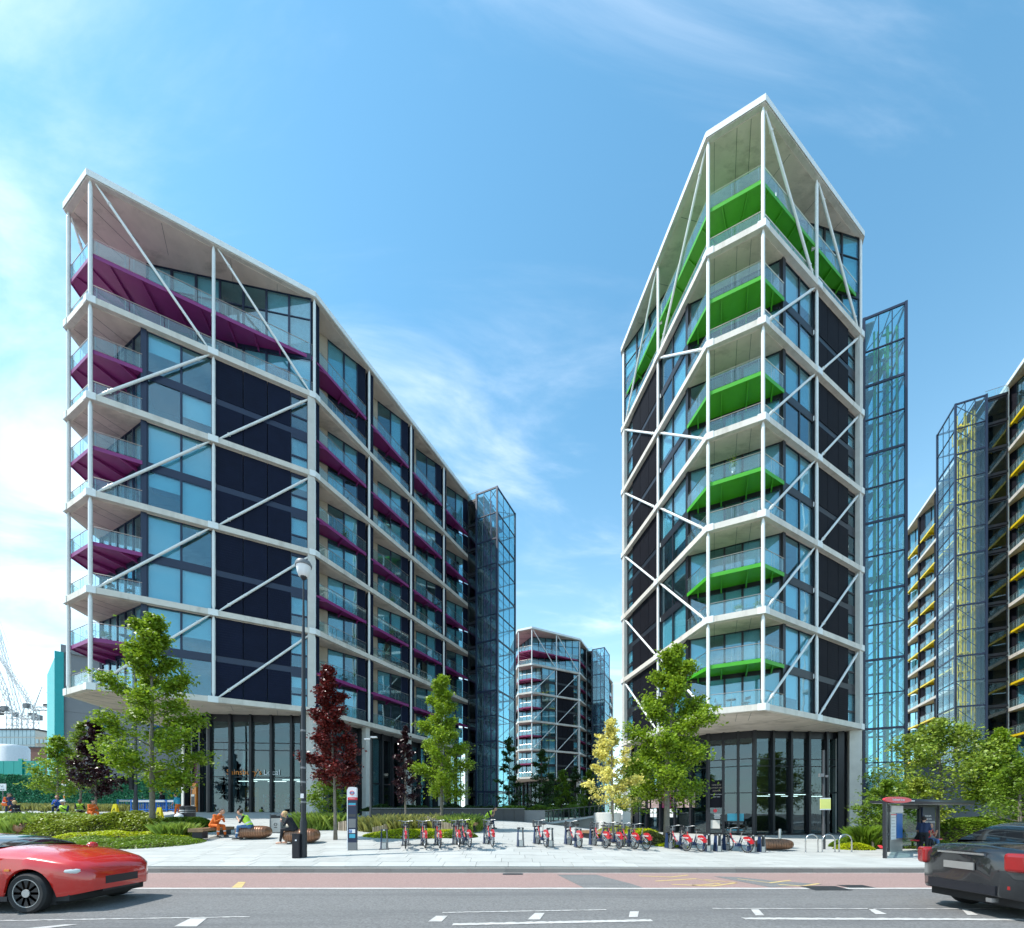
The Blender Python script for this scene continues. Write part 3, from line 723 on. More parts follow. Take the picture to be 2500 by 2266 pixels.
    for side, full_, n in ((1, P, nr), (-1, Q, nl)):
        p = full_[3]
        ubox('concrete_pier', 'pale_concrete', root, (p.x - side * .55, p.y + .35, (ground + zt) / 2 - .3), (.8, 1.0, zt - ground + .6))
        lim = n if (longR if side > 0 else longL) else min(n, 2)
        for i in range(lim):
            p = full_[4 + i]
            ubox('concrete_pier', 'pale_concrete', root, (p.x - side * .6, p.y, (ground + zt) / 2 - .3), (.5, .5, zt - ground + .6))
            a, b = full_[3 + i], full_[4 + i]; x_ = a.x - side * 1.6
            m_ = 4; w = LB / m_
            for j in range(m_):
                cy = a.y + w * (j + .5); ubox('fin', 'black_frame', root, (x_ + side * .12, cy - w / 2, (ground + zt) / 2), (.4, .2, zt - ground))
                for z0, z1 in ((ground, ground + 3.4), (ground + 3.4, zt - .5)):
                    window(root, 'black_frame', (x_, cy, (z0 + z1) / 2), w - .2, z1 - z0, R(90) if side > 0 else R(-90), (1, 'blind') if rr.random() < .35 else None, 'base_glass', fw=.05, name='shop_window')
            ubox('header_panel', 'black_frame', root, (x_, (a.y + b.y) / 2, zt - .25), (.12, LB, .5))
    return root, dict(P=P, Q=Q, zl=zl, c1=c1, c2=c2, zt=zt, ZB=ZB, ground=ground)
def lift_tower(name, label, grp, origin, zb, N_, side, b0, a0=1.78, a1=2.25, blen=.82, paint='purple_paint', seed=3, ground=0., storeys_=2):
    rr = random.Random(seed)
    ox, oy = origin[0] * MM, origin[1] * MM; ZB = EYE + zb * MM; top = ZB + (N_ + ROOF) * MM - .13 * MM
    root = empty(name, (ox, oy, 0), -AX); tag(root, label, 'lift tower', grp)
    A0, A1 = side * a0 * MM, side * a1 * MM; B0, B1 = b0 * MM, (b0 + blen) * MM
    for (x, y) in ((A0, B0), (A1, B0), (A1, B1), (A0, B1)): ubox('corner_post', 'navy_frame', root, (x, y, (ground + top) / 2), (.2, .2, top - ground))
    nst = int((top - ground) / (MM / 2)) ; st = MM / 2; xm = (A0 + A1) / 2; ym = (B0 + B1) / 2; wx, wy = abs(A1 - A0), B1 - B0
    k = 0; z = top
    while z > ground + .5:
        z0 = max(ground, z - st)
        th = .2 if k % 2 == 0 else .1
        ring = MB()
        for y in (B0, B1): ring.box((xm, y, z - th / 2), (wx - .2, .12, th))
        for x in (A0, A1): ring.box((x, ym, z - th / 2), (.12, wy - .2, th))
        for t in (.33, .66): ring.box((A0 + (A1 - A0) * t, ym, z - .06), (.07, wy - .2, .07))
        # diagonal in each side frame and thin inner posts
        ring.build('ring_beam', 'navy_frame', root)
        dg = MB()
        for y in (B0 + .12,): dg.tube((A0, y, z0), (A1, y, z - .1), .045, n=6)
        dg.tube((A1 - side * .12, B0, z0), (A1 - side * .12, B1, z - .1), .045, n=6); dg.build('brace', 'navy_frame', root)
        for (c, d) in (((xm, B0, (z + z0) / 2 - .05), (wx - .24, .015, z - z0 - .14)), ((xm, B1, (z + z0) / 2 - .05), (wx - .24, .015, z - z0 - .14)),
                       ((A1, ym, (z + z0) / 2 - .05), (.015, wy - .24, z - z0 - .14)), ((A0, ym, (z + z0) / 2 - .05), (.015, wy - .24, z - z0 - .14))):
            ubox('glass_panel', 'clear_tower_glass' if paint == 'yellow_paint' else 'tower_glass', root, c, d)
        if k % 1 == 0: ubox('landing', 'mid_grey', root, (A0 + (A1 - A0) * .16, ym, z - .25), (wx * .26, wy * .85, .08))
        z -= st; k += 1
    for y in (B0, ): 
        for t in (.36, .68): ubox('mullion', 'navy_frame', root, (A0 + (A1 - A0) * t, y, (ground + top) / 2), (.06, .06, top - ground - .3))
    for t in (.33, .66): ubox('mullion', 'navy_frame', root, (A1, B0 + wy * t, (ground + top) / 2), (.06, .06, top - ground - .3))
    for t, u, w in ((.30, .10, .13), (.62, .10, .18), (.86, .14, .12), (.5, .5, .2), (.40, .12, .10)):
        ubox('guide_rail', paint, root, (A0 + (A1 - A0) * t, B0 + wy * u, (ground + top) / 2 - .5), (w, w, top - ground - 1.3))
    ubox('dark_infill', 'navy_frame', root, (A0 + side * wx * .13, ym + wy * .1, (ground + top) / 2 - 1.2), (wx * .2, wy * .7, top - ground - 2.4))  # dark box added inside so the glazed tower reads denser
    z = ground + 1.5
    while z < top - 1.5:
        ubox('rail_bracket', paint, root, (A0 + (A1 - A0) * .62, B0 + wy * .12, z), (wx * .22, .16, .12)); z += st / 2
    for zc, h in ((top - 2.6, 1.7), (ground + (top - ground) * rr.uniform(.3, .6), 2.3)):
        mb = MB(); x_, y_ = A0 + (A1 - A0) * .5, B0 + wy * .5; w = wx * .4
        for sx in (-1, 1):
            for sy in (-1, 1): mb.box((x_ + sx * w / 2, y_ + sy * w / 2, zc), (.09, .09, h))
        for s in (-1, 1): mb.box((x_, y_, zc + s * h / 2), (w + .09, w + .09, .09))
        mb.build('lift_car', paint, root)
    # dark link to the flats
    l0, l1 = side * 1.53 * MM, A0 - side * .1; xm2 = (l0 + l1) / 2; ly = B0 + .5; ztop = top - .3
    ubox('link_wall', 'black_frame', root, (xm2, ly + 1.6, (ground + ztop) / 2), (abs(l1 - l0), 2.6, ztop - ground))
    z = ztop
    while z > ground + 2.5:
        window(root, 'black_frame', (xm2, ly, z - st / 2 - .1), abs(l1 - l0) - .06, st - .35, 0, None, 'base_glass', fw=.1); ubox('spandrel', 'black_frame', root, (xm2, ly, z - .02), (abs(l1 - l0), .2, .3)); z -= st
    balustrade(root, [(l0, ly), (l1, ly)], ztop, panel=1)
    return root
OA, OB, OC, OD = (-4.6202, 4.3979), (2.3662, 4.4123), (.4524, 14.7454), (9.81, 5.05)
gA, gB, gC, gD = 1.36, .10, .9, -.02
bA, iA = building('apartment_building', 'near left apartment block with purple balconies, white bracing and a shop at its foot', None, OA, 1.3231, 4, 'purple_paint', 'navy_frame', 'navy_panel', 4, 4, detL=True, ground=gA, seed=11)
bB, iB = building('apartment_building', 'tall pointed apartment block with bright green balconies on the right', None, OB, 1.1133, 5, 'green_paint', 'black_frame', 'black_panel', 4, 4, longR=False, ground=gB, seed=12)
bC, iC = building('apartment_building', 'distant apartment block with maroon balconies seen between the two near blocks', None, OC, 1.2887, 4, 'maroon_paint', 'black_frame', 'black_panel', 6, 2, detL=False, ground=gC, seed=13)
bD, iD = building('apartment_building', 'far right apartment block with yellow balcony decks and pale slab edges', None, OD, 1.0, 6, 'yellow_paint', 'black_frame', 'black_panel', 2, 6, detR=False, detL=False, detFront=False, longR=False, longL=True, ground=gD, seed=14)
_p = iD['Q'][4]
ubox('concrete_pier', 'white_steel', bD, (_p.x + .05, _p.y - .25, (gD + iD['zl'](7)) / 2), (.16, 1.05, iD['zl'](7) - gD - .5))
lift_tower('lift_tower', 'glazed lift tower with purple rails at the back of the purple block', 'glazed lift towers', OA, 1.3231, 4, 1, 5.30, ground=gA, seed=4)
lift_tower('lift_tower', 'tall blue glass lift tower with green rails right behind the green block', 'glazed lift towers', OB, 1.1133, 5, 1, 2.72, paint='green_paint', ground=gB, seed=5)
lift_tower('lift_tower', 'small distant glass lift tower with red rails beside the maroon block', 'glazed lift towers', OC, 1.2887, 4, 1, 2.49, paint='maroon_paint', ground=gC, seed=6)
lift_tower('lift_tower', 'glass lift tower with yellow machinery in front of the far right block', 'glazed lift towers', OD, 1.0, 6, -1, 2.45, a0=1.86, a1=2.30, blen=.74, paint='yellow_paint', ground=gD, seed=7)
# ------------------------------------------------------------------ foliage
def leaf_quads(C, size, rng, up=.5, aspect=.62, fold=.25):
    """C (n,3) leaf centres -> folded rhombus leaves"""
    n = len(C); nrm = rng.normal(size=(n, 3)); nrm[:, 2] = np.abs(nrm[:, 2]) + up; nrm /= np.linalg.norm(nrm, axis=1)[:, None]
    t = rng.normal(size=(n, 3)); t -= nrm * (t * nrm).sum(1)[:, None]; t /= np.linalg.norm(t, axis=1)[:, None]
    b = np.cross(nrm, t); s = size * rng.uniform(.65, 1.3, n)[:, None]
    P = np.stack([C - t * s * .5, C - b * s * .5 * aspect + nrm * s * fold * .4, C + t * s * .5, C + b * s * .5 * aspect + nrm * s * fold * .4], 1)
    return P
def tree(name, label, px, Y, top, bot, hw, leaf, size, nleaf, seed, lean=0., bark='bark', tr=None, base=None, shape=1., dx=0., group=None, sub=26, yoff=0., cat='tree', leaf2=None):
    rng = np.random.RandomState(seed); rr = random.Random(seed)
    b0 = on(px, Y); 
    if base is not None: b0.z = base
    zt = EYE + (HOR - top) / F * Y; zb = EYE + (HOR - bot) / F * Y; w = hw / F * Y; cx = dx / F * Y
    root = empty(name, b0); tag(root, label, cat, group)
    H = zt - b0.z; cb = zb - b0.z; r0 = tr or H * .016
    # trunk
    tk = MB(); pts = []; K = 9
    for i in range(K):
        t = i / (K - 1); pts.append((cx * t * t + lean * t + rr.uniform(-.03, .03) * H * .2 * t, rr.uniform(-.03, .03) * H * .2 * t, H * .9 * t))
    tk.path(pts, [r0 * (1.25 - .3 * min(1, i)) * (1 - .85 * (i / (K - 1)) ** 1.1) + .008 for i in range(K)], 8)
    def prof(t):            # crown half width over its height (0 bottom .. 1 top)
        return ((1 - exp(-t * 7 - .55)) * (1 - t) ** (.55 + .35 * shape) * 1.32 + .03)
    # limbs
    tips = []; nl = 22
    for i in range(nl):
        t = (i + .5) / nl; a = i * 2.4 + rr.uniform(-.4, .4); z = cb + (H - cb) * t
        zs = max(cb * .75, z - w * .55 * rr.uniform(.5, 1)); f = min(.999, zs / (H * .9)); k = f * (K - 1); j = int(k); u = k - j
        p0 = Vector(pts[j]).lerp(Vector(pts[min(j + 1, K - 1)]), u); R_ = w * prof(t) * rr.uniform(.7, 1.08)
        axis = Vector(pts[min(K - 1, int(min(.99, z / (H * .9)) * (K - 1)))]); e = Vector((axis.x + cos(a) * R_, axis.y + sin(a) * R_, z))
        m_ = p0.lerp(e, .5) + Vector((0, 0, -.04 * w)); tk.path([p0, m_, e], [max(.012, r0 * .32 * (1 - t * .5)), r0 * .18, .006], 5)
        tips.append((p0, e, R_))
    tk.build('trunk', bark, root, smooth=True)
    # crown: leaf clumps hung along the limbs, thinner between them
    ncl = max(30, nleaf // sub); C = []; n_each = nleaf // ncl
    for i in range(ncl):
        p0, e, R_ = tips[rng.randint(nl)]; u = rng.uniform(.25, 1.08) ** .7
        c = p0.lerp(e, u); tt = max(0., min(1., (c[2] - cb) / (H - cb))); kk = 1.15 - .85 * tt; c = np.array(c) + rng.normal(size=3) * w * .10 * kk
        s = w * rng.uniform(.05, .15) * (.45 + .55 * kk)
        q = rng.normal(size=(n_each, 3)) * s * np.array([1, 1, .6]); C.append(c + q)
    # leader
    m2 = max(3, ncl // 14)
    for i in range(m2):
        z = cb + (H - cb) * rng.uniform(.78, 1.0); t = (z - cb) / (H - cb); c = np.array([cx + lean, 0, z]) + np.append(rng.normal(size=2) * w * .13 * (1.15 - t), 0)
        C.append(c + rng.normal(size=(n_each, 3)) * w * np.array([.05, .05, .09]))
    C = np.concatenate(C); C = C[C[:, 2] < H * 1.01]
    P = leaf_quads(C, size, rng)
    o = quads('crown', P, leaf, root)
    return root
G1 = 'trees along the street front'
tree('plane_tree', 'tall bright green tree with a pale slender trunk, left of the shop entrance', 372, 21, 1503, 1900, 108, 'leaf_bright', .17, 22000, 3, tr=.13, dx=-4, shape=.45)
tree('maple_tree', 'dark red maple with a slim trunk, right of the street lamp', 819, 18.6, 1628, 1905, 66, 'leaf_red', .14, 20000, 4, tr=.075, dx=-22, shape=.8)
tree('ornamental_tree', 'fresh green oval tree rising from the stake-edged planting bed', 1078, 22.5, 1650, 1935, 72, 'leaf_bright', .13, 21000, 5, tr=.09, shape=.75)
tree('maple_tree', 'slender pale yellow tree between the two near apartment blocks', 1497, 19.6, 1755, 1955, 64, 'leaf_yellow', .14, 6000, 6, tr=.06, dx=-8, shape=.8)
tree('plane_tree', 'broad dense green tree in front of the corner of the green-balconied block', 1627, 20.2, 1578, 1935, 108, 'leaf_bright', .17, 21000, 7, tr=.16, dx=22, shape=.7)
tree('small_tree', 'small green tree behind the yellow tree and hedge', 1542, 24, 1850, 1975, 52, 'leaf_mid', .15, 4200, 8, tr=.06, shape=.6)
tree('small_tree', 'small round green tree in front of the ivy wall, leftmost tree', 141, 29, 1797, 1925, 62, 'leaf_bright', .15, 7000, 9, tr=.07, base=2.0)
tree('small_tree', 'pale green tree partly hidden behind the small purple maple', 197, 32, 1765, 1915, 52, 'leaf_pale', .17, 5200, 10, tr=.07, base=2.1)
tree('maple_tree', 'small dark purple maple in front of the ivy wall', 234, 26, 1757, 1925, 55, 'leaf_purple', .17, 8500, 11, tr=.06, base=1.8)
tree('small_tree', 'small green tree growing right behind the dark red maple', 800, 24, 1875, 1965, 55, 'leaf_mid', .15, 4200, 18, tr=.05, shape=.5)
tree('maple_tree', 'dark purple tree in the shade of the purple block, left of the oval green tree', 990, 30, 1775, 1945, 36, 'leaf_purple', .17, 5500, 12, tr=.07)
tree('spreading_tree', 'loose light green tree behind the bus shelter, tallest on the right', 2300, 27, 1757, 1935, 135, 'leaf_pale', .20, 11000, 13, tr=.14, dx=-10, shape=.6)
tree('spreading_tree', 'light green tree at the right edge behind the black car', 2440, 25, 1780, 1950, 70, 'leaf_bright', .20, 6500, 14, tr=.1, shape=.7)
tree('spreading_tree', 'dense small-leaved tree cut by the right edge of the view', 2490, 21, 1855, 1990, 75, 'leaf_mid', .13, 9000, 15, tr=.1, shape=.6)
tree('shrub_tree', 'layered green shrub-like tree between the concrete pier and the shelter', 2165, 23, 1905, 2020, 72, 'leaf_mid', .14, 6500, 16, tr=.05, shape=.5)
tree('shrub_tree', 'low green tree filling the gap behind the shelter roof', 2240, 25, 1900, 2005, 60, 'leaf_hedge', .16, 4500, 17, tr=.05, shape=.5)
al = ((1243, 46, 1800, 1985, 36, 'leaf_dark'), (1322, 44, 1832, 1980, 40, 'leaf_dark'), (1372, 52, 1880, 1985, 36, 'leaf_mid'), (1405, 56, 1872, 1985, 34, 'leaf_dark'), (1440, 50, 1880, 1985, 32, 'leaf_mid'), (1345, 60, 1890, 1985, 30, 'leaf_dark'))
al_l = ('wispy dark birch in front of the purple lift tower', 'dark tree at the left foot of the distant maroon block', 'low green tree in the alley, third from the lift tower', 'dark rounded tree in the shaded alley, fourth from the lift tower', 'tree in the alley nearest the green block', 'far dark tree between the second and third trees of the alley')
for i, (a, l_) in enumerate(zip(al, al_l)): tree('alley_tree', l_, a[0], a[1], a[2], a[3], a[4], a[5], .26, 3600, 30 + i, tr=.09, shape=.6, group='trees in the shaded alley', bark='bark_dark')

def bed(name, label, cxp, Y, rx, ry, h, leaf, size, n, seed, cat='planting', rot=0., z0=None, hf=None, kind=True, poly=None, spike=False, edge=.75):
    """low planting: leaves over a soil mound, ellipse rx by ry metres centred at pixel column cxp and distance Y"""
    rng = np.random.RandomState(seed); c = on(cxp, Y)
    root = empty(name, (c.x, c.y, 0)); tag(root, label, cat)
    r = np.sqrt(rng.uniform(0, 1, n)); a = rng.uniform(0, 2 * pi, n); x = r * np.cos(a) * rx; y = r * np.sin(a) * ry
    if rot: x, y = x * cos(rot) - y * sin(rot), x * sin(rot) + y * cos(rot)
    prof = np.clip(1 - r ** 4, 0, 1) ** edge
    lump = np.array([.75 + .25 * sin(3.1 * i / max(.6, h) * .5 + seed) * cos(2.3 * j / max(.6, h) * .5 + seed * 2) for i, j in zip(x, y)])
    g0 = np.array([gz(c.x + i, c.y + j) for i, j in zip(x, y)]) if z0 is None else np.full(n, z0)
    if spike:
        t = rng.uniform(.0, 1., n); z = g0 + h * prof * lump * t
    else: z = g0 + h * prof * lump * (1 - np.abs(rng.normal(size=n)) * .22).clip(0, 1.1)
    C = np.stack([x, y, z], 1)
    if spike:
        hh = size * rng.uniform(.7, 1.4, n); dirx = rng.normal(size=n) * .28; diry = rng.normal(size=n) * .28; wv = size * .07
        an = rng.uniform(0, pi, n); wx, wy = np.cos(an) * wv, np.sin(an) * wv
        g_ = np.stack([x, y, g0 + h * prof * lump * .35 * rng.uniform(0, 1, n)], 1); mid = g_ + np.stack([dirx * hh * .4, diry * hh * .4, hh * .62], 1); tip = g_ + np.stack([dirx * hh * 1.1, diry * hh * 1.1, hh * .95], 1)
        W2 = np.stack([wx, wy, np.zeros(n)], 1); P = np.stack([g_ - W2, g_ + W2, mid + W2 * .9, tip], 1)
    else: P = leaf_quads(C, size, rng, up=1.5)
    o = quads('foliage', P, leaf, root); tag(o, kind='stuff')
    mb = MB(); K, J = 28, 7; vs = []
    for j in range(J + 1):
        rj = .96 * j / J
        for i in range(K):
            aa = 2 * pi * i / K; xx, yy = rj * cos(aa) * rx, rj * sin(aa) * ry
            if rot: xx, yy = xx * cos(rot) - yy * sin(rot), xx * sin(rot) + yy * cos(rot)
            zz = (gz(c.x + xx, c.y + yy) if z0 is None else z0); lm = .75 + .25 * sin(3.1 * xx / max(.6, h) * .5 + seed) * cos(2.3 * yy / max(.6, h) * .5 + seed * 2)
            vs.append((xx, yy, zz + (h * (1 - rj ** 4) ** edge * lm * (.3 if spike else .7) if j < J else -.02)))
    mb.add(vs, [(j * K + i, j * K + (i + 1) % K, (j + 1) * K + (i + 1) % K, (j + 1) * K + i) for j in range(J) for i in range(K)]); mb.build('soil', 'soil', root, smooth=True)
    return root
# left planting
bed('ground_cover', 'low dark green ivy carpet in front of the left hedge', 300, 17.6, 3.3, 1.7, .30, 'leaf_mid', .085, 15000, 50)
bed('ground_cover', 'bright lime strip of low plants along the top of the ivy carpet', 295, 18.9, 3.2, .9, .42, 'leaf_lime', .085, 7500, 51)
bed('hedge', 'rounded yellow-green shrubs behind the lime plants, left hedge', 205, 21.0, 2.9, 1.5, 1.45, 'leaf_hedge', .12, 15000, 52, cat='hedge')
bed('hedge', 'clipped green shrubs left of the long bench', 345, 21.3, 2.2, 1.3, 1.2, 'leaf_hedge', .12, 10000, 53, cat='hedge')
bed('hedge', 'dark green rounded shrub beside the orange cash machine', 455, 21.8, 1.5, .9, 1.05, 'leaf_mid', .10, 7000, 54, cat='hedge')
bed('grass_clump', 'fine pale green grass clump at the end of the lime plants', 425, 19.4, .7, .6, .5, 'leaf_grass', .5, 2600, 55, spike=True)
bed('grass_clump', 'long leafy green grasses at the left edge of the plaza', 40, 21.5, 3.2, 1.8, .7, 'leaf_grass', .7, 7500, 56, spike=True)
bed('hedge', 'yellow-green shrubs behind the cyclists resting place on the left', 150, 26, 2.6, 1.2, .8, 'leaf_hedge', .12, 6000, 57, cat='hedge')
bed('grass_clump', 'tall meadow grass below the ivy wall on the left', 110, 38, 6, 2.5, .55, 'leaf_olive', .5, 6000, 58, spike=True)
bed('lavender', 'strip of dull violet lavender and weeds under the ivy wall', 280, 36, 5, 1.6, .45, 'leaf_olive', .45, 4000, 59, spike=True)
# bed with timber stakes
bed('ground_cover', 'bright green low plants in front of the wavy timber stakes', 1018, 20.1, 2.6, 1.25, .36, 'leaf_lime', .085, 10000, 60)
bed('hedge', 'dark shrubs and flowers at the right end of the stake bed', 1115, 19.6, 1.0, .6, .35, 'leaf_mid', .08, 3000, 61, cat='hedge')
bed('grass_clump', 'feathery grasses and lavender behind the timber stakes', 1010, 22.6, 3.0, 1.3, .75, 'leaf_olive', .6, 8000, 62, spike=True)
bed('grass_clump', 'golden green grasses right of the oval tree trunk', 1120, 22.3, 1.2, 1.1, .8, 'leaf_grass', .6, 4500, 63, spike=True)
bed('grass_clump', 'arching green leaves of a clump beside the bus totem, left side', 782, 23.5, 1.5, .9, .5, 'leaf_grass', .7, 3200, 64, spike=True)
bed('hedge', 'yellow-green spreading hedge under the pale yellow tree', 1535, 22.0, 1.9, 1.3, .95, 'leaf_lime', .10, 11000, 65, cat='hedge')
bed('hedge', 'reddish green shrub at the foot of the broad tree', 1610, 20.6, 1.05, .8, .75, 'leaf_olive', .09, 4500, 66, cat='hedge')
bed('ground_cover', 'small lime ground cover at the right of the broad tree', 1640, 19.6, .8, .4, .22, 'leaf_lime', .08, 2200, 67)
bed('ground_cover', 'low lime mound right of the bicycle hoops', 2085, 20.2, .9, .65, .35, 'leaf_lime', .08, 4200, 68)
bed('hedge', 'dark leafy shrub at the foot of the right concrete pier', 2085, 21.6, 1.2, .8, .8, 'leaf_mid', .09, 4500, 69, cat='hedge')
bed('grass_clump', 'upright dark green rushes left of the shelter', 2122, 20.8, .55, .5, .8, 'leaf_mid', .8, 2200, 70, spike=True)
bed('hedge', 'tall informal shrubs behind the shelter and the black car', 2400, 25, 3.6, 1.4, 2.0, 'leaf_mid', .16, 9000, 73, cat='hedge')
bed('hedge', 'low hedge behind the shelter bench', 2235, 21, 1.8, .8, .55, 'leaf_mid', .09, 4500, 71, cat='hedge')
# timber stakes edging
def stakes(label, pts, hs, Y0=None, w=.085):
    root = empty('timber_edging', (0, 0, 0)); tag(root, label, 'timber edging'); me = MB().box((0, 0, 0), (1, 1, 1)).mesh('stake', ['stake_wood'])
    P = [on(px, Y) for px, Y in pts]; 
    for a, b, h0, h1 in zip(P[:-1], P[1:], hs[:-1], hs[1:]):
        n = max(2, int((b - a).length / .135))
        for i in range(n):
            t = i / n; p = a.lerp(b, t); h = h0 + (h1 - h0) * t + rnd.uniform(-.03, .03); linkm('stake', me, None, root, (p.x, p.y, gz(p.x, p.y) + h / 2 - .02), rnd.uniform(-.2, .2), (w, w, h))
    return root
stakes('wavy row of upright timber stakes through the middle planting bed', [(912, 20.6), (950, 21.4), (1000, 21.8), (1045, 21.5), (1085, 21.0), (1118, 20.2), (1140, 19.4)], [.35, .5, .6, .85, .6, .5, .45])
stakes('short row of timber stakes behind the bikes, under the yellow tree', [(1500, 20.1), (1528, 19.9), (1560, 20.0)], [.45, .5, .45])
stakes('short timber stakes between the red tree and the bus totem', [(828, 22.6), (850, 22.4), (868, 22.6)], [.5, .55, .5])
stakes('timber stakes behind the glass side of the bus shelter', [(2130, 20.3), (2160, 20.6), (2200, 21.0), (2235, 21.4)], [.55, .6, .55, .5])

# ------------------------------------------------------------------ walls and background
wl = empty('ivy_wall', (0, 0, 0)); tag(wl, 'long green artificial ivy hoarding across the left background', 'ivy wall')
a, b = at(-40, 1965, 44), at(450, 1965, 46)
zt0, zt1 = at(-40, 1888, 44).z, at(450, 1907, 46).z
d = (b - a); mb = MB(); mb.add([(a.x, a.y, 1.4), (b.x, b.y, 1.4), (b.x, b.y, zt1), (a.x, a.y, zt0), (a.x, a.y + .3, 1.4), (b.x, b.y + .3, 1.4), (b.x, b.y + .3, zt1), (a.x, a.y + .3, zt0)], [(0, 1, 2, 3), (7, 6, 5, 4), (3, 2, 6, 7), (0, 3, 7, 4), (1, 5, 6, 2)])
mb.build('backing', 'teal_board', wl)
rng = np.random.RandomState(5); n = 26000; u = rng.uniform(0, 1, n); v = rng.uniform(0, 1, n)
C = np.stack([a.x + d.x * u, a.y + d.y * u - .06 - rng.uniform(0, .1, n), 1.5 + v * (zt0 + (zt1 - zt0) * u - 1.5)], 1)
P = leaf_quads(C, .2, rng, up=.0); o = quads('ivy', P, 'leaf_ivy', wl); tag(o, kind='stuff')
# teal hoarding above
hb = empty('teal_hoarding', (0, 0, 0)); tag(hb, 'turquoise site hoarding above the ivy wall at the far left', 'hoarding')
for i in range(6):
    p, q = at(-40 + i * 25, 1900, 60), at(-15 + i * 25, 1900, 60); zt = at(0, 1858, 60).z
    ubox('hoarding_panel', 'teal_board', hb, ((p.x + q.x) / 2, 60, (3 + zt) / 2), (q.x - p.x - .05, .12, zt - 3))
ubox('post', 'teal_board', hb, (at(51, 0, 59.8).x, 59.8, at(0, 1853, 60).z / 2 + 1.5), (.55, .2, at(0, 1853, 60).z - 3))
hw_ = empty('grey_warehouse', (0, 0, 0)); tag(hw_, 'grey clad industrial building with a turquoise ribbed side behind the purple block', 'building')
c0 = Vector((-65.1, 60)); c1_ = Vector((-45.1, 80)); c2_ = Vector((-77.5, 69.8)); Zt = at(149, 1583, 60).z
MB().prism([(-64.95, 60.15), (-45, 80.2), (-57, 92), (-77.3, 70)], 0, Zt - .1).build('wall', 'grey_cladding', hw_)
dd = (c1_ - c0).normalized()
x0 = 0
for i in range(7):
    for j in range(6):
        zz0 = 1 + j * (Zt - 2.2) / 6; zz1 = 1 + (j + 1) * (Zt - 2.2) / 6; m_ = c0 + dd * (i * 4 + 2.0)
        ubox('cladding_panel', 'grey_cladding', hw_, (m_.x, m_.y, (zz0 + zz1) / 2), (3.94, .12, zz1 - zz0 - .05), R(45))
m_ = (c0 + c1_) / 2; ubox('parapet', 'grey_cladding', hw_, (m_.x, m_.y, Zt), ((c1_ - c0).length, .5, 1.1), R(45))
ds = (c2_ - c0).normalized(); rz = atan2(ds.y, ds.x)
for i in range(9):
    m_ = c0 + ds * ((i + .5) * 15.8 / 9); ubox('ribbed_panel', 'teal_cladding', hw_, (m_.x - .15, m_.y - .15, Zt / 2 - .3), (15.8 / 9 - .18, .3, Zt - .6), rz)
ubox('corner_trim', 'teal_cladding', hw_, (c0.x + .05, c0.y - .25, Zt / 2 - .3), (.9, .4, Zt - .6), R(45))
for (px, py, w, h) in ((262, 1771, 2.6, 1.5), (275, 1842, .9, 1.3), (226, 1655, 1.6, .9), (385, 1783, 2.2, 1.4)):
    # centre on the 45 degree wall
    k = (px - CX) / F; t = (k * 60 + 65.1) / (.70711 * (1 - k)); m_ = c0 + dd * t; z = EYE + (HOR - py) / F * m_.y
    window(hw_, 'sign_blue', (m_.x + .1, m_.y - .1, z), w, h, R(45), (1, 'blind'), fw=.12)
# distant offices and cranes
dof = empty('distant_office', at(0, 0, 190) * 0); tag(dof, 'far glass office block low on the left horizon', 'building')
p, q = at(-60, 1900, 190), at(80, 1900, 190); zt = at(0, 1782, 190).z
mb = MB().box(((p.x + q.x) / 2, 200, zt / 2), (q.x - p.x, 18, zt)); mb.build('wall', 'pale_concrete', dof)
for i in range(14):
    for j in range(4):
        x_ = p.x + (q.x - p.x) * (i + .5) / 14; ubox('window', 'hazed_far_glass', dof, (x_, 190.9, zt - 1.5 - j * 3.6), ((q.x - p.x) / 14 - .25, .2, 3.1))
ubox('roof', 'dark_grey', dof, ((p.x + q.x) / 2, 200, zt + .4), (q.x - p.x + .6, 18.6, .8))
do2 = empty('distant_terrace', (0, 0, 0)); tag(do2, 'pale far block between the glass office and the turquoise side wall', 'building')
p, q = at(80, 1900, 185), at(112, 1900, 185); zt = at(0, 1798, 185).z
MB().box(((p.x + q.x) / 2, 192, zt / 2), (q.x - p.x, 12, zt)).build('wall', 'tan_wall', do2)
for i in range(3):
    for j in range(5): ubox('window', 'hazed_far_glass', do2, (p.x + (q.x - p.x) * (i + .5) / 3, 185.9, zt - 2 - j * 3.2), (1.2, .2, 1.8))
bw = empty('brick_building', (0, 0, 0)); tag(bw, 'dark brown brick block low behind the turquoise hoarding', 'building')
p, q = at(44, 1900, 110), at(118, 1900, 110); zt = at(0, 1826, 110).z
MB().box(((p.x + q.x) / 2, 114, zt / 2), (q.x - p.x, 8, zt)).build('wall', 'brick_wall', bw)
for i in range(4): window(bw, 'dark_grey', (p.x + (q.x - p.x) * (i + .5) / 4, 109.95, zt - 4), 1., 1.5, 0, None, fw=.1)
ubox('roof', 'dark_grey', bw, ((p.x + q.x) / 2, 114, zt + .15), (q.x - p.x + .3, 8.3, .3))
tk_ = MB(); c = at(30, 1850, 90); zt = at(0, 1818, 90).z
tk_.lathe([(2.6, 0), (2.6, zt - .8), (2.2, zt - .2), (.6, zt)], 20, (c.x, 90, 0)); o = tk_.build('storage_tank', 'plastic_white', auto=40); tag(o, 'white round storage tank behind the turquoise hoarding', 'tank')
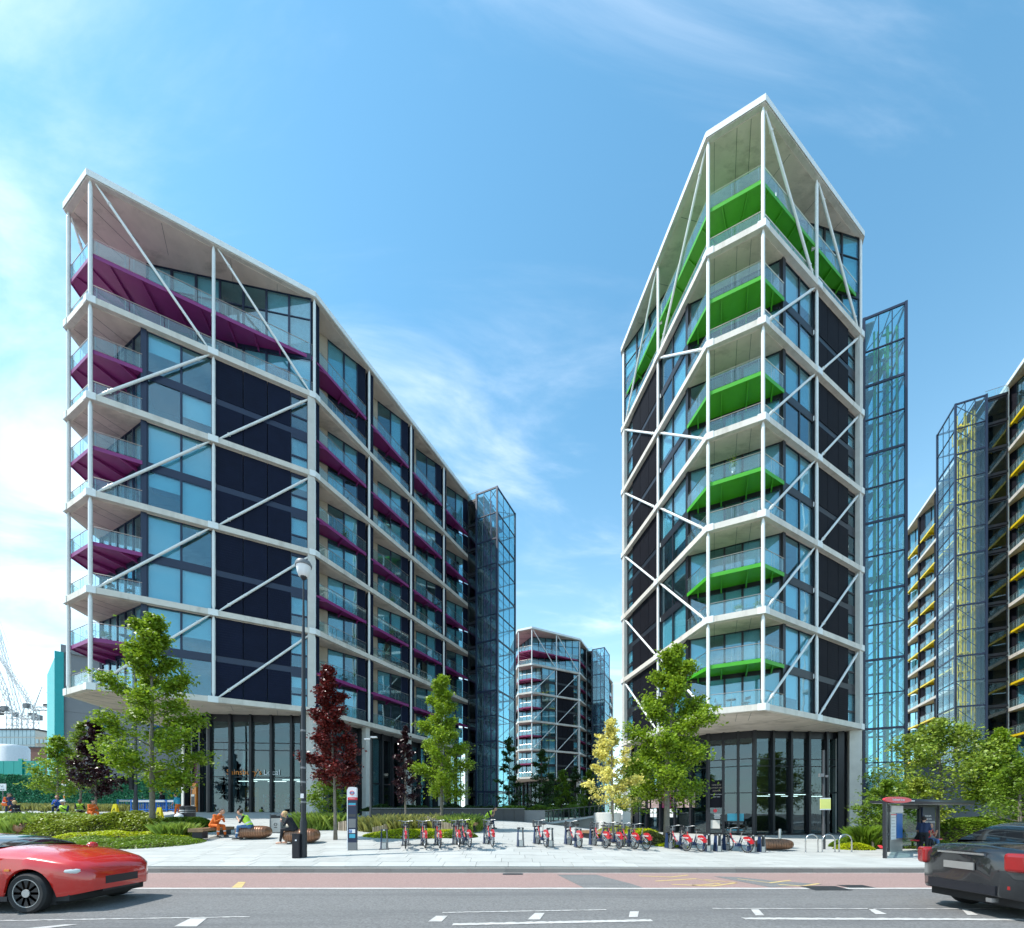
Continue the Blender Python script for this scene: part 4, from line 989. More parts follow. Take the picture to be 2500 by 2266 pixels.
def lattice(mb, a, b, w, n, r=.11, w1=None):
    a = Vector(a); b = Vector(b); w1 = w if w1 is None else w1; d = (b - a).normalized(); u = d.cross(Vector((0, 1, 0))).normalized(); v = d.cross(u); prev = None
    for i in range(n + 1):
        t = i / n; c = a.lerp(b, t); ww = (w + (w1 - w) * t) / 2; ring = [c + u * ww * sx + v * ww * sy for sx, sy in ((-1, -1), (1, -1), (1, 1), (-1, 1))]
        if prev:
            for j in range(4): mb.tube(prev[j], ring[j], r, n=4, caps=False); mb.tube(prev[j], ring[(j + 1) % 4], r * .7, n=4, caps=False)
        for j in range(4): mb.tube(ring[j], ring[(j + 1) % 4], r * .7, n=4, caps=False)
        prev = ring
def crane(label, px, Y, capy, jibx, jiby, cbx, s=1.):
    root = empty('tower_crane', (0, 0, 0)); tag(root, label, 'crane', 'tower cranes on the far site'); base = at(px, 1900, Y); base.z = 0; top = at(px, capy, Y)
    mb = MB(); lattice(mb, base, top, 3.0, 16, .22); mb.build('mast', 'hazed_crane_steel', root)
    tip = at(jibx, jiby, Y + 4); mb = MB(); lattice(mb, top + Vector((0, 0, 1)), tip, 2.2, 20, .16, .8); mb.build('jib', 'hazed_crane_steel', root)
    cb = top + Vector((cbx, 0, .5)); mb = MB(); lattice(mb, top, cb, 2.0, 4, .15); mb.build('counter_jib', 'hazed_crane_steel', root)
    for k in range(3): ubox('counterweight', 'mid_grey', root, (cb.x - cbx * .12 * k, cb.y, cb.z - .6), (1.8, 2.6, 3.2))
    ap = top + Vector((cbx * .35, 0, 13)); mb = MB(); mb.tube(top, ap, .35, .2, 5).tube(cb, ap, .16, n=4).tube(ap, tip, .09, n=4).tube(ap, top.lerp(tip, .6), .09, n=4); mb.build('a_frame', 'hazed_crane_steel', root)
    ubox('cab', 'mid_grey', root, (top.x - 2.2, top.y - 1.5, top.z + 1.4), (2.2, 2.2, 2.6)); ubox('winch', 'dark_grey', root, (cb.x - cbx * .4, cb.y, cb.z + 1.4), (4, 1.8, 1.8))
crane('pale lattice crane with its jib leaning left, leftmost of three on the skyline', 30, 230, 1738, -70, 1480, -9)
crane('crane in the middle of the group, its jib crossing high to the left', 53, 262, 1752, -45, 1395, 11)
crane('crane nearest the turquoise wall with a long counter jib to the right', 82, 240, 1731, -30, 1560, 14)
# retaining wall with planting, glass ramp rail
rw = empty('retaining_wall', (0, 0, 0)); tag(rw, 'low dark panelled wall across the entrance to the alley', 'wall')
xs = [905 + 25 * i for i in range(16)]
for i, (p0, p1) in enumerate(zip(xs[:-1], xs[1:])):
    Ya, Yb = 32.5 + i * .15, 32.5 + (i + 1) * .15; A, B_ = on(p0, Ya), on(p1, Yb); zt = at(p0, 1976, Ya).z; zb_ = min(A.z, B_.z) - .1; m_ = (A + B_) / 2
    ubox('wall_panel', 'dark_grey', rw, (m_.x, m_.y, (zt + zb_) / 2), ((B_ - A).length - .02, .2, zt - zb_), atan2(B_.y - A.y, B_.x - A.x))
A, B_ = on(905, 32.5), on(1280, 34.75); ubox('coping', 'mid_grey', rw, ((A.x + B_.x) / 2, (A.y + B_.y) / 2 + .0, at(900, 1975, 33).z + .04), ((B_ - A).length, .34, .07), atan2(B_.y - A.y, B_.x - A.x))
A, B_ = on(1280, 34.8), on(1330, 35); zt = at(1300, 1979, 35).z; ubox('wall_end', 'mid_grey', rw, ((A.x + B_.x) / 2, 35, zt / 2 + .3), ((B_ - A).length, .2, zt - .55))
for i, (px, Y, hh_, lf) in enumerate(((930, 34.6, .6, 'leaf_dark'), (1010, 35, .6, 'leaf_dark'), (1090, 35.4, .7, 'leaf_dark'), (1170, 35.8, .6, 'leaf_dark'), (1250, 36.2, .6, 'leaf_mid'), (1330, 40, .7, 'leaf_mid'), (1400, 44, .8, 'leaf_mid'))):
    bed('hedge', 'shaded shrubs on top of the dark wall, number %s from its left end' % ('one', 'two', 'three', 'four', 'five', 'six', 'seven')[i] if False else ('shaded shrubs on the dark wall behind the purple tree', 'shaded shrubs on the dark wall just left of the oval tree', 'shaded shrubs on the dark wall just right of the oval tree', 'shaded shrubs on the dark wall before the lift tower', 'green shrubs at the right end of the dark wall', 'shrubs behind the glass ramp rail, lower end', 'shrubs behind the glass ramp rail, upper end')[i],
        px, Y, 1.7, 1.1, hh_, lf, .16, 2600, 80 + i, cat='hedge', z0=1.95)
rp = empty('ramp_railing', (0, 0, 0)); tag(rp, 'glass balustrade with dark posts rising along the ramp', 'railing')
K = 13; prev = None; 
for i in range(K):
    t = i / (K - 1); px = 1314 + 150 * t; Y = 35 + 10 * t; top = at(px, 1981 - 14 * t, Y); zb_ = at(px, 2011 - 22 * t, Y).z
    ubox('post', 'black_frame', rp, (top.x, Y, (top.z + zb_) / 2), (.09, .09, top.z - zb_))
    if prev is not None:
        m_ = (prev[0] + top) / 2; dv = top - prev[0]
        ubox('glass_panel', 'screen_glass', rp, (m_.x, m_.y, (prev[1] + zb_) / 2 + .5), (Vector((dv.x, dv.y)).length - .1, .015, .85), atan2(dv.y, dv.x))
        MB().tube(prev[0], top, .035, n=6).build('handrail', 'mid_grey', rp)
        mb = MB(); mb.add([(prev[0].x, prev[0].y, prev[1]), (top.x, top.y, zb_), (top.x + 1.6, top.y + 1, zb_), (prev[0].x + 1.6, prev[0].y + 1, prev[1]), (prev[0].x, prev[0].y, .3), (top.x, top.y, .3)], [(0, 1, 2, 3), (4, 5, 1, 0)]); mb.build('ramp_deck', 'pale_concrete', rp)
    prev = (top, zb_)
# curved pale wall under the right block and its canopy mound
o = MB(); cc = on(2185, 33); vs = []; nA = 14
for i in range(nA + 1):
    t = i / nA; a_ = pi * t
    for z_ in (0, 1): pass
dome = MB(); dome.ball((42.5, 43.5, 0), 7.2, 28, 12, (1.0, .8, .98)); o = dome.build('dark_canopy', 'dark_grey', smooth=True); tag(o, 'dark curved canopy at the foot of the blue lift tower', 'canopy')
o = MB().lathe([(1.2, 0), (1.2, 1.7), (1.05, 1.75), (1.05, 0)], 28, (at(1486, 0, 37).x, 37.5, .1)).build('curved_wall', 'pale_concrete', auto=40); tag(o, 'pale curved wall in the gap left of the green block', 'wall')

# ------------------------------------------------------------------ street furniture
def lamp_post():
    b = on(741, 14.6); r_ = empty('street_lamp', b); tag(r_, 'tall dark street lamp with a round lantern near the kerb', 'street lamp')
    H = at(741, 1366, 14.6).z - b.z
    m = MB(); m.lathe([(.115, 0), (.115, 1.25), (.095, 1.32), (.085, 1.4), (.08, 5.2), (.066, 5.3), (.062, H - 2.6), (.045, H - 2.5), (.03, H - 1.35), (.025, H - .55)], 14); m.build('pole', 'pole_black', r_, auto=40)
    m = MB(); m.lathe([(.08, -.28), (.16, -.24), (.21, -.1), (.24, .08), (.25, .2), (.2, .27)], 16, (0, 0, H - .35)); m.build('lantern', 'plastic_white', r_, smooth=True)
    m = MB(); m.lathe([(.27, 0), (.28, .06), (.23, .16), (.08, .2)], 16, (0, 0, H - .25)); m.build('lamp_hood', 'mid_grey', r_, auto=40)
    m = MB(); m.lathe([(.05, 0), (.1, .06), (.12, .12)], 12, (0, 0, H - .72)); m.build('collar', 'pole_black', r_)
    for z in (1.9, 2.6, 3.1, 4.4): MB().lathe([(.088, 0), (.093, .02), (.093, .05), (.088, .07)], 14, (0, 0, z)).build('band', 'mid_grey', r_)
    for z, c_, hh in ((2.15, 'plastic_white', .16), (2.38, 'pole_black', .22), (3.6, 'pole_black', .3)): ubox('notice', c_, r_, (0, -.10, z), (.11, .02, hh))
lamp_post()
b = on(726, 14.5); r_ = empty('control_box', b); tag(r_, 'narrow black electrical box standing against the street lamp', 'electrical box')
MB().box((0, 0, .41), (.26, .22, .82)).build('body', 'black_frame', r_); ubox('door', 'pole_black', r_, (0, -.115, .42), (.22, .012, .74)); ubox('sticker', 'plastic_white', r_, (.01, -.125, .62), (.06, .006, .05)); ubox('cap', 'pole_black', r_, (0, 0, .83), (.28, .24, .03))
b = on(679, 21.5); r_ = empty('litter_bin', b); tag(r_, 'square grey litter bin with a recycling emblem between the seated people', 'litter bin')
mb = MB(); s_ = .8
for sx in (-1, 1): mb.box((sx * .27, 0, .47), (.05, .5, .94))
mb.box((0, 0, .92), (.59, .5, .05)); mb.build('frame', 'mid_grey', r_)
MB().box((0, 0, .38), (.48, .46, .72)).build('body', 'alloy', r_); ubox('opening', 'black_frame', r_, (0, -.2, .81), (.46, .12, .12))
rg = MB(); rg.path([(.07 * cos(i * pi / 6), -.245, .42 + .07 * sin(i * pi / 6)) for i in range(12)], .012, 5, True); rg.build('emblem', 'dark_grey', r_)
ubox('printed_mark', 'dark_grey', r_, (0, -.236, .27), (.16, .01, .035))
def bench_copper(label, px, Y, rz, Lg=1.75, r=.36, H=.55):
    b = on(px, Y); root = empty('copper_bench', b, rz); tag(root, label, 'bench', 'rounded copper benches'); n = 15
    me = []
    for i in range(n):
        t0 = -1 + 2 * i / n; t1 = -1 + 2 * (i + 1) / n; mb = MB(); vs = []; K = 16
        for t in (t0 + .006, t0 + .03, t1 - .03, t1 - .006):
            rr_ = (max(.02, 1 - abs(t) ** 5)) ** .5; k_ = .985 if t in (t0 + .006, t1 - .006) else 1.
            for j in range(K):
                a = 2 * pi * j / K; ca, sa = cos(a), sin(a); se = lambda v: (abs(v) ** .8) * (1 if v > 0 else -1)
                vs.append((t * Lg / 2, r * k_ * rr_ * se(ca), H / 2 + .02 + H / 2 * k_ * rr_ * se(sa) * (1 if sa > 0 else .95)))
        mb.add(vs, [(q * K + j, q * K + (j + 1) % K, (q + 1) * K + (j + 1) % K, (q + 1) * K + j) for q in range(3) for j in range(K)] + [tuple(range(K - 1, -1, -1)), tuple(3 * K + j for j in range(K))])
        mb.build('segment', 'copper', root, auto=50)
    return root
bench_copper('rounded copper bench where the man in the yellow vest sits', 620, 18.9, R(6), 1.5, .42, .58)
bench_copper('rounded copper bench where the blonde woman sits', 736, 17.6, R(4), 1.5, .44, .60)
bench_copper('copper bench end poking out of the left hedge', 86, 20.6, R(70), 1.5, .40, .62)
bench_copper('shiny copper bench right of the last docking post', 1889, 19.6, R(-6), 1.7, .36, .52)
def slat_bench(label, a, b, z=.45, w=.55, slats=True):
    A, B_ = on(*a), on(*b); m_ = (A + B_) / 2; dv = B_ - A; Lg = Vector((dv.x, dv.y)).length; root = empty('timber_bench', (m_.x, m_.y, (A.z + B_.z) / 2), atan2(dv.y, dv.x)); tag(root, label, 'bench', 'long timber benches')
    n = int(Lg / .075)
    for i in range(n): ubox('slat', 'timber', root, (-Lg / 2 + (i + .5) * Lg / n, 0, z - .06), (Lg / n * .7, w, .13))
    for s in (-1, 1): ubox('edge_board', 'timber', root, (s * (Lg / 2 + .03), 0, z - .07), (.04, w + .02, .16))
    for t in (-.38, .38): ubox('leg', 'black_frame', root, (t * Lg, 0, (z - .13) / 2), (.5, w * .7, z - .13))
    return root
slat_bench('slatted timber bench under the man in orange overalls', (478, 18.1), (556, 21.0))
slat_bench('long timber bench along the hedge under the yellow tree', (1428, 21.8), (1508, 20.2))
slat_bench('timber bench at the right end of the stake bed', (1150, 21.4), (1182, 24.2))
def totem():
    b = on(861, 15.9); r_ = empty('cycle_hire_totem', b, R(0)); tag(r_, 'slim cycle hire information totem with a red ring emblem on white', 'totem'); w = .335; h = 2.42
    def slab(name, mat, z0, z1, x0=-w / 2, x1=w / 2, y=.0, d=.11): return ubox(name, mat, r_, ((x0 + x1) / 2, y, (z0 + z1) / 2), (x1 - x0, d, z1 - z0))
    slab('base', 'mid_grey', 0, .30); slab('body', 'navy_frame', .30, 1.92)
    MB().prism([(-w / 2, -.055), (w / 2, -.055), (w / 2, .055), (-w / 2, .055)], 2.02, h - .06).build('head', 'plastic_white', r_)
    mb = MB(); K = 10; top = [(w / 2 * cos(pi * i / K), h - .06 + .055 * sin(pi * i / K)) for i in range(K + 1)]
    mb.add([(x, -.055, z) for x, z in top] + [(x, .055, z) for x, z in top], [tuple(range(K + 1))[::-1], tuple(range(K + 1, 2 * K + 2))] + [(i, i + 1, K + 2 + i, K + 1 + i) for i in range(K)]); mb.build('head_cap', 'plastic_white', r_)
    slab('name_band', 'sign_red', 1.92, 2.02)
    slab('edge_strip', 'plastic_white', .02, h - .1, -w / 2 - .03, -w / 2 - .001)
    mb = MB(); mb.path([(.072 * cos(i * pi / 12), -.062, 2.19 + .072 * sin(i * pi / 12)) for i in range(24)], .014, 6, True); mb.build('ring_emblem', 'sign_red', r_)
    ubox('ring_bar', 'sign_blue', r_, (0, -.07, 2.19), (.19, .014, .036)); text('lettering', 'CYCLES', .03, 'plastic_white', r_, (0, -.081, 2.19)); text('lettering', 'Southwark Street', .034, 'plastic_white', r_, (0, -.06, 1.97))
    for z0, z1, mt in ((1.72, 1.80, 'cyan_board'), (1.70, 1.71, 'sign_red'), (1.28, 1.38, 'dark_grey'), (.86, 1.2, 'mid_grey')): slab('print_panel', mt, z0, z1, -w / 2 + .03, w / 2 - .03, -.004)
    slab('parking_plate', 'plastic_white', .66, .80, -w / 2 + .05, w / 2 - .05, -.008); slab('parking_sign', 'sign_blue', .675, .785, -w / 2 + .06, -.01, -.012); text('lettering', 'P', .1, 'plastic_white', r_, (-.058, -.07, .73))
    slab('notice_plate', 'cyan_board', .47, .62, -w / 2 + .06, w / 2 - .05, -.008)
totem()
def dock_mesh():
    mb = MB()
    return mb
dk = empty('docking_post', (0, 0, 0)); tag(dk, 'empty docking post at the left end of the row', 'docking post', 'cycle docking posts')
for s in (-1, 1):
    mb = MB(); mb.add([(s * .10, -.10, 0), (s * .14, -.10, 0), (s * .14, .16, 0), (s * .10, .16, 0), (s * .085, -.05, .72), (s * .11, -.05, .72), (s * .11, .1, .72), (s * .085, .1, .72)], [(0, 1, 2, 3), (4, 7, 6, 5), (0, 4, 5, 1), (1, 5, 6, 2), (2, 6, 7, 3), (3, 7, 4, 0)]); mb.build('side_plate', 'bike_blue' if s < 0 else 'mid_grey', dk)
MB().box((0, .03, .74), (.24, .2, .07)).build('head', 'dark_grey', dk); ubox('lock_slot', 'chrome', dk, (0, -.08, .74), (.07, .03, .05)); MB().box((0, .02, .13), (.16, .22, .26)).build('foot', 'alloy', dk); ubox('base_plate', 'mid_grey', dk, (0, .03, .012), (.36, .4, .024))
def copy_tree(o, parent=None):
    c = o.copy(); COL.objects.link(c); c.parent = parent
    for ch in list(o.children): copy_tree(ch, c)
    return c
def row(px, back=0.):
    k = (px - CX) / F; Y = (15.9 + 4.07 * .147 + back) / (1 - .147 * k); X = k * Y; return Vector((X, Y, gz(X, Y)))
# hire bicycle, +y is forwards, origin between the wheels on the ground
def bike():
    root = empty('hire_bicycle', (0, 0, 0)); wr = .325; fy, ry = .55, -.53
    for y in (fy, ry):
        mb = MB(); mb.path([(0, y + wr * cos(i * pi / 14), wr + .01 + wr * sin(i * pi / 14)) for i in range(28)], .024, 6, True); tyre = mb.build('wheel', 'rubber', root, smooth=True)
        mb = MB(); mb.path([(0, y + (wr - .03) * cos(i * pi / 14), wr + .01 + (wr - .03) * sin(i * pi / 14)) for i in range(28)], .011, 5, True)
        for i in range(12): a = i * pi / 6; mb.tube((.02 * (-1) ** i, y, wr), (0, y + (wr - .03) * cos(a), wr + (wr - .03) * sin(a)), .004, n=3, caps=False)
        mb.tube((-.05, y, wr), (.05, y, wr), .035, n=8); mb.build('rim', 'chrome', tyre)
    def arc_guard(y, a0, a1, mat, name, flank=False):
        mb = MB(); K = 12; vs = []; w = .036
        for i in range(K + 1):
            a = a0 + (a1 - a0) * i / K; r = wr + .04
            for x in (-w, w): vs.append((x, y + r * cos(a), wr + r * sin(a)))
        mb.add(vs, [(2 * i, 2 * i + 1, 2 * i + 3, 2 * i + 2) for i in range(K)])
        if flank:
            vs = []
            for s in (-1, 1):
                b = len(vs)
                for i in range(K + 1):
                    a = a0 + (a1 - a0) * i / K; 
                    for r in (wr + .04, wr - .10 - .06 * sin(pi * i / K)): vs.append((s * w, y + r * cos(a), wr + r * sin(a)))
            mb.add(vs, [(b + 2 * i, b + 2 * i + 1, b + 2 * i + 3, b + 2 * i + 2) for b in (0, 2 * K + 2) for i in range(K)])
        return mb.build(name, mat, root)
    gd = arc_guard(ry, R(62), R(168), 'bike_red', 'rear_guard', True); arc_guard(fy, R(15), R(150), 'bike_blue', 'front_guard')
    for s in (-1, 1): text('lettering', 'Santander', .105, 'plastic_white', gd, (s * .052, ry - .02, wr + .24), rz=R(90) if s > 0 else R(-90))
    mb = MB(); mb.path([(0, .38, .80), (0, .30, .55), (0, .10, .36), (0, -.05, .30)], [.024, .028, .03, .03], 8); fr = mb.build('frame', 'bike_red', root, smooth=True)
    text('lettering', 'Santander', .07, 'plastic_white', fr, (.045, .27, .57), rz=R(90)); 
    mb = MB(); mb.tube((0, -.05, .30), (0, -.20, .62), .028, n=8).tube((0, -.05, .3), (.05, ry, wr), .018, n=6).tube((0, -.05, .3), (-.05, ry, wr), .018, n=6); mb.box((.0, -.05, .30), (.12, .30, .14)); mb.build('chain_case', 'bike_blue', root)
    mb = MB(); mb.tube((0, -.18, .58), (.06, ry, wr), .014, n=6).tube((0, -.18, .58), (-.06, ry, wr), .014, n=6).tube((0, -.18, .58), (0, -.27, .90), .017, n=8).tube((.055, fy, wr), (.055, .43, .72), .018, n=6).tube((-.055, fy, wr), (-.055, .43, .72), .018, n=6).tube((0, .44, .70), (0, .36, 1.02), .022, n=8); mb.build('fork', 'alloy', root)
    mb = MB(); mb.add([(-.02, -.12, .93), (.02, -.12, .93), (.085, -.38, .93), (-.085, -.38, .93), (-.02, -.12, .90), (.02, -.12, .90), (.07, -.36, .88), (-.07, -.36, .88)], [(0, 1, 2, 3), (7, 6, 5, 4), (0, 4, 5, 1), (1, 5, 6, 2), (2, 6, 7, 3), (3, 7, 4, 0)]); mb.build('saddle', 'rubber', root)
    mb = MB(); mb.path([(-.29, .20, 1.05), (-.24, .30, 1.06), (-.10, .40, 1.03), (0, .40, 1.02), (.10, .40, 1.03), (.24, .30, 1.06), (.29, .20, 1.05)], [.017] * 7, 6); mb.build('handlebar', 'alloy', root, smooth=True)
    for s in (-1, 1): MB().tube((s * .28, .22, 1.052), (s * .30, .10, 1.045), .021, n=6).build('grip', 'rubber', root)
    mb = MB(); x, y0, y1, z0, z1 = .16, .42, .66, .78, 1.0
    for (a, b) in (((-x, y0), (x, y0)), ((x, y0), (x, y1)), ((x, y1), (-x, y1)), ((-x, y1), (-x, y0))):
        for z in (z0, (z0 + z1) / 2, z1): mb.tube((*a, z), (*b, z), .01, n=4)
        for i in range(4):
            t = i / 4; p = (a[0] + (b[0] - a[0]) * t, a[1] + (b[1] - a[1]) * t); mb.tube((*p, z0), (*p, z1), .008, n=4)
    mb.box((0, .54, z0), (.3, .22, .02)); mb.build('basket', 'dark_grey', root); ubox('basket_panel', 'mid_grey', root, (0, y0 - .012, .89), (.2, .008, .1))
    mb = MB(); mb.tube((-.12, -.05, .30), (.12, -.05, .30), .014, n=6).tube((.12, -.05, .30), (.12, .04, .16), .011, n=5).tube((-.12, -.05, .30), (-.12, -.14, .44), .011, n=5); mb.box((.17, .04, .16), (.09, .07, .025)); mb.box((-.17, -.14, .44), (.09, .07, .025)); mb.build('crank', 'mid_grey', root)
    MB().box((0, ry - wr - .06, .52), (.06, .03, .06)).build('rear_light', 'lamp_red', root)
    return root
proto = bike()
bx = [990, 1038, 1074, 1121, 1146, 1202, 1333, 1414, 1478, 1512, 1550, 1578, 1676, 1712, 1824]
bl_ = ['hire bicycle nearest the totem, first of the left row of six', 'hire bicycle, second of the left row of six', 'hire bicycle, third of the left row of six', 'hire bicycle, fourth of the left row of six', 'hire bicycle seen almost from behind, fifth of the left row', 'hire bicycle at the right end of the left row of six',
       'lone hire bicycle right of the first empty post in the middle', 'hire bicycle standing clear in front of the ramp rail', 'hire bicycle at the end of the timber bench, left of the packed four', 'hire bicycle just right of the yellow tree trunk', 'hire bicycle in front of the yellow-green hedge, third of the packed group', 'hire bicycle at the right end of the packed middle group',
       'hire bicycle by the broad tree trunk, left of the right group', 'hire bicycle second in the right group, before the sales poster', 'hire bicycle standing alone near the right end of the docks']
for i, (px, lb) in enumerate(zip(bx, bl_)):
    o = proto if i == 0 else copy_tree(proto); p = row(px); th = R(14) + rnd.uniform(-.06, .06) + (0, .05, 0, -.03, .16, -.05)[i % 6] * (1 if i < 6 else .3)
    fwd = Vector((-sin(th), cos(th), 0)); c = p + fwd * .53; o.location = (c.x, c.y, gz(c.x, c.y) + .01); o.rotation_euler = (0, rnd.uniform(-.04, .02), th); o['label'] = lb; o['category'] = 'bicycle'; o['group'] = 'red hire bicycles in the docks'
dkx = [938] + [None] * 6 + [1271, None, 1343, None, 1412] + [None] * 4 + [None, None, 1727, 1753, None, 1832, 1857]
dk_emp = {938: 'empty docking post at the left end of the row', 1271: 'empty docking post standing between the left and middle bikes', 1343: 'empty docking post just right of the lone middle bicycle', 1412: 'empty docking post half behind the clear-standing bicycle', 1727: 'empty docking post right of the two bikes by the broad tree', 1753: 'empty docking post halfway to the last bicycle', 1835: 'empty docking post behind the last bicycle saddle', 1860: 'last docking post at the right end, beside the copper bench'}
first = True
for px in dk_emp:
    o = dk if first else copy_tree(dk); first = False; p = row(px, .35); o.location = p; o.rotation_euler = (0, 0, R(10)); o['label'] = dk_emp[px]
for i, px in enumerate(bx):
    o = copy_tree(dk); p = row(px); th = R(14); c = p + Vector((-sin(th), cos(th), 0)) * 1.20 + Vector((-.0, 0, 0)); o.location = (c.x, c.y, gz(c.x, c.y)); o.rotation_euler = (0, 0, R(12)); o['label'] = 'post docking the ' + bl_[i].replace('hire ', '').replace('just ', '')
# bicycle hoops
hp = None
for px, lb in ((1982, 'steel bicycle hoop, leftmost of the three'), (2023, 'steel bicycle hoop in the middle, before the bus stop pole'), (2064, 'steel bicycle hoop, rightmost, beside the lime plants')):
    b = on(px, 18.6); mb = MB(); w = .28; mb.path([(-w, 0, -.05), (-w, 0, .52)] + [(-w * cos(i * pi / 10), 0, .52 + .28 * sin(i * pi / 10)) for i in range(1, 10)] + [(w, 0, .52), (w, 0, -.05)], .027, 8)
    o = mb.build('bicycle_hoop', 'chrome', None, b, smooth=True); tag(o, lb, 'bicycle stand', 'three steel bicycle hoops')
    for s in (-1, 1): MB().lathe([(.06, 0), (.06, .012), (.03, .02)], 10, (s * w, 0, .0)).build('foot_flange', 'chrome', o)
b = on(2011, 20.2); r_ = empty('bus_stop_flag', b); tag(r_, 'dark pole with a square yellow sign before the black glazing', 'bus stop sign')
Hp = at(2011, 1832, 20.2).z - b.z; MB().lathe([(.075, 0), (.075, 1.2), (.055, 1.25), (.05, Hp)], 10).build('pole', 'dark_grey', r_, auto=40)
zc = at(0, 1963, 20.2).z - b.z; ubox('sign_plate', 'sign_yellow', r_, (.02, -.08, zc), (.5, .03, .48)); 
for s in (-1, 1): ubox('edge_strip', 'plastic_white', r_, (.02, -.08, zc + s * .265), (.5, .03, .05))
text('lettering', 'P Loading bay notice', .04, 'dark_grey', r_, (.02, -.097, zc + .265)) if False else None
mb = MB(); z = at(0, 1893, 20.2).z - b.z; mb.box((-.16, -.05, z), (.2, .12, .16)); mb.box((.1, -.05, z - .05), (.1, .1, .1)); mb.build('camera_bracket', 'mid_grey', r_)
b = on(1904, 22.4); o = MB().lathe([(.075, 0), (.075, .85), (.06, .9), (.0, .92)], 12).build('bollard', 'alloy', None, b, auto=40); tag(o, 'short pale metal bollard before the black glazing', 'bollard')
b = on(905, 22.0); r_ = empty('street_lamp', b); tag(r_, 'thin dark lamp column with twin small heads before the long side of the purple block', 'street lamp')
Hp = at(905, 1800, 22).z - b.z; MB().lathe([(.1, 0), (.1, 1), (.06, 1.1), (.045, Hp)], 10).build('pole', 'dark_grey', r_, auto=40)
for s, dz in ((1, 0), (-1, -.1)): ubox('lamp_head', 'plastic_white', r_, (s * .17, 0, Hp + dz), (.32, .16, .07))
b = on(331, 27); r_ = empty('signal_pole', b); tag(r_, 'dark traffic pole with a tall black backing box by the blue barriers', 'pole')
Hp = at(331, 1600, 27).z - b.z; MB().lathe([(.13, 0), (.13, 1.5), (.09, 1.6), (.07, Hp)], 10).build('pole', 'dark_grey', r_, auto=40); ubox('box', 'dark_grey', r_, (-.2, 0, at(0, 1900, 27).z - b.z), (.18, .3, 1.5)); ubox('aerial', 'dark_grey', r_, (-.24, 0, at(0, 1885, 27).z - b.z + .4), (.06, .06, .9))
# blue barriers
brr = []
def barrier():
    r_ = empty('road_barrier', (0, 0, 0)); mb = MB(); w, h = 1.9, 1.0
    for z in (.18, .95): mb.box((0, 0, z), (w, .05, .09))
    for s in (-1, 1): mb.box((s * w / 2, 0, .5), (.07, .06, 1.0))
    for i in range(12): mb.box((-w / 2 + (i + .5) * w / 12, 0, .55), (.035, .04, .75))
    mb.build('frame', 'barrier_blue', r_); ubox('reflective_board', 'plastic_white', r_, (0, -.04, .88), (w - .3, .03, .16))
    for s in (-1, 1): ubox('foot', 'barrier_blue', r_, (s * w * .4, 0, .04), (.16, .6, .09))
    return r_
pb = barrier()
for i, (px, Y, rz, lb) in enumerate(((322, 36, .5, 'blue plastic barrier at the left end, partly folded back'), (345, 34.5, -.1, 'blue barrier just right of the dark pole'), (380, 34.5, -.05, 'blue barrier behind the trunk of the tall green tree'), (408, 34.5, -.02, 'blue barrier nearest the shop, rightmost of the four'))):
    o = pb if i == 0 else copy_tree(pb); p = on(px, Y); o.location = p; o.rotation_euler = (0, 0, rz); tag(o, lb, 'barrier', 'blue plastic barriers')
def afoot(px, Y, lb):
    b = on(px, Y); r_ = empty('caution_sign', b, R(8)); tag(r_, lb, 'caution sign', 'yellow folding caution signs')
    for s in (-1, 1):
        mb = MB(); mb.add([(-.2, s * .2, 0), (.2, s * .2, 0), (.12, s * .02, .82), (-.12, s * .02, .82), (-.2, s * .2 + .02, 0), (.2, s * .2 + .02, 0), (.12, s * .02 + .02, .82), (-.12, s * .02 + .02, .82)], [(0, 1, 2, 3), (7, 6, 5, 4), (0, 3, 7, 4), (1, 5, 6, 2), (2, 6, 7, 3)]); mb.build('board', 'a_yellow', r_)
    text('lettering', 'A', .3, 'black_frame', r_, (0, -.12, .4), tilt=78)
afoot(281, 31, 'yellow folding caution sign left of the dark pole'); afoot(389, 28, 'yellow folding caution sign right of the tall tree trunk')
b = on(437, 26); r_ = empty('rubbish_sack', b); tag(r_, 'pale builders sack beside the dark bins by the shop corner', 'sack')
mb = MB(); mb.lathe([(.20, 0), (.26, .1), (.27, .3), (.22, .5), (.1, .6), (.05, .62)], 12); o = mb.build('sack', 'plastic_white', r_, smooth=True); ubox('tie', 'mid_grey', r_, (0, 0, .64), (.1, .1, .08))
for i, (px, lb) in enumerate(((452, 'black round bin with a white label, left of the shop corner'), (464, 'black ribbed bin tight against the shop corner'))):
    b = on(px, 26.5); r_ = empty('black_bin', b); tag(r_, lb, 'bin'); MB().lathe([(.26, 0), (.3, .1), (.3, .9), (.32, .92), (.32, .98), (.1, 1.05)], 14).build('body', 'black_frame', r_, auto=40)
    for z in (.6, .72): MB().lathe([(.3, 0), (.315, .01), (.315, .04), (.3, .05)], 14, (0, 0, z)).build('band', 'mid_grey' if i else 'plastic_white', r_)
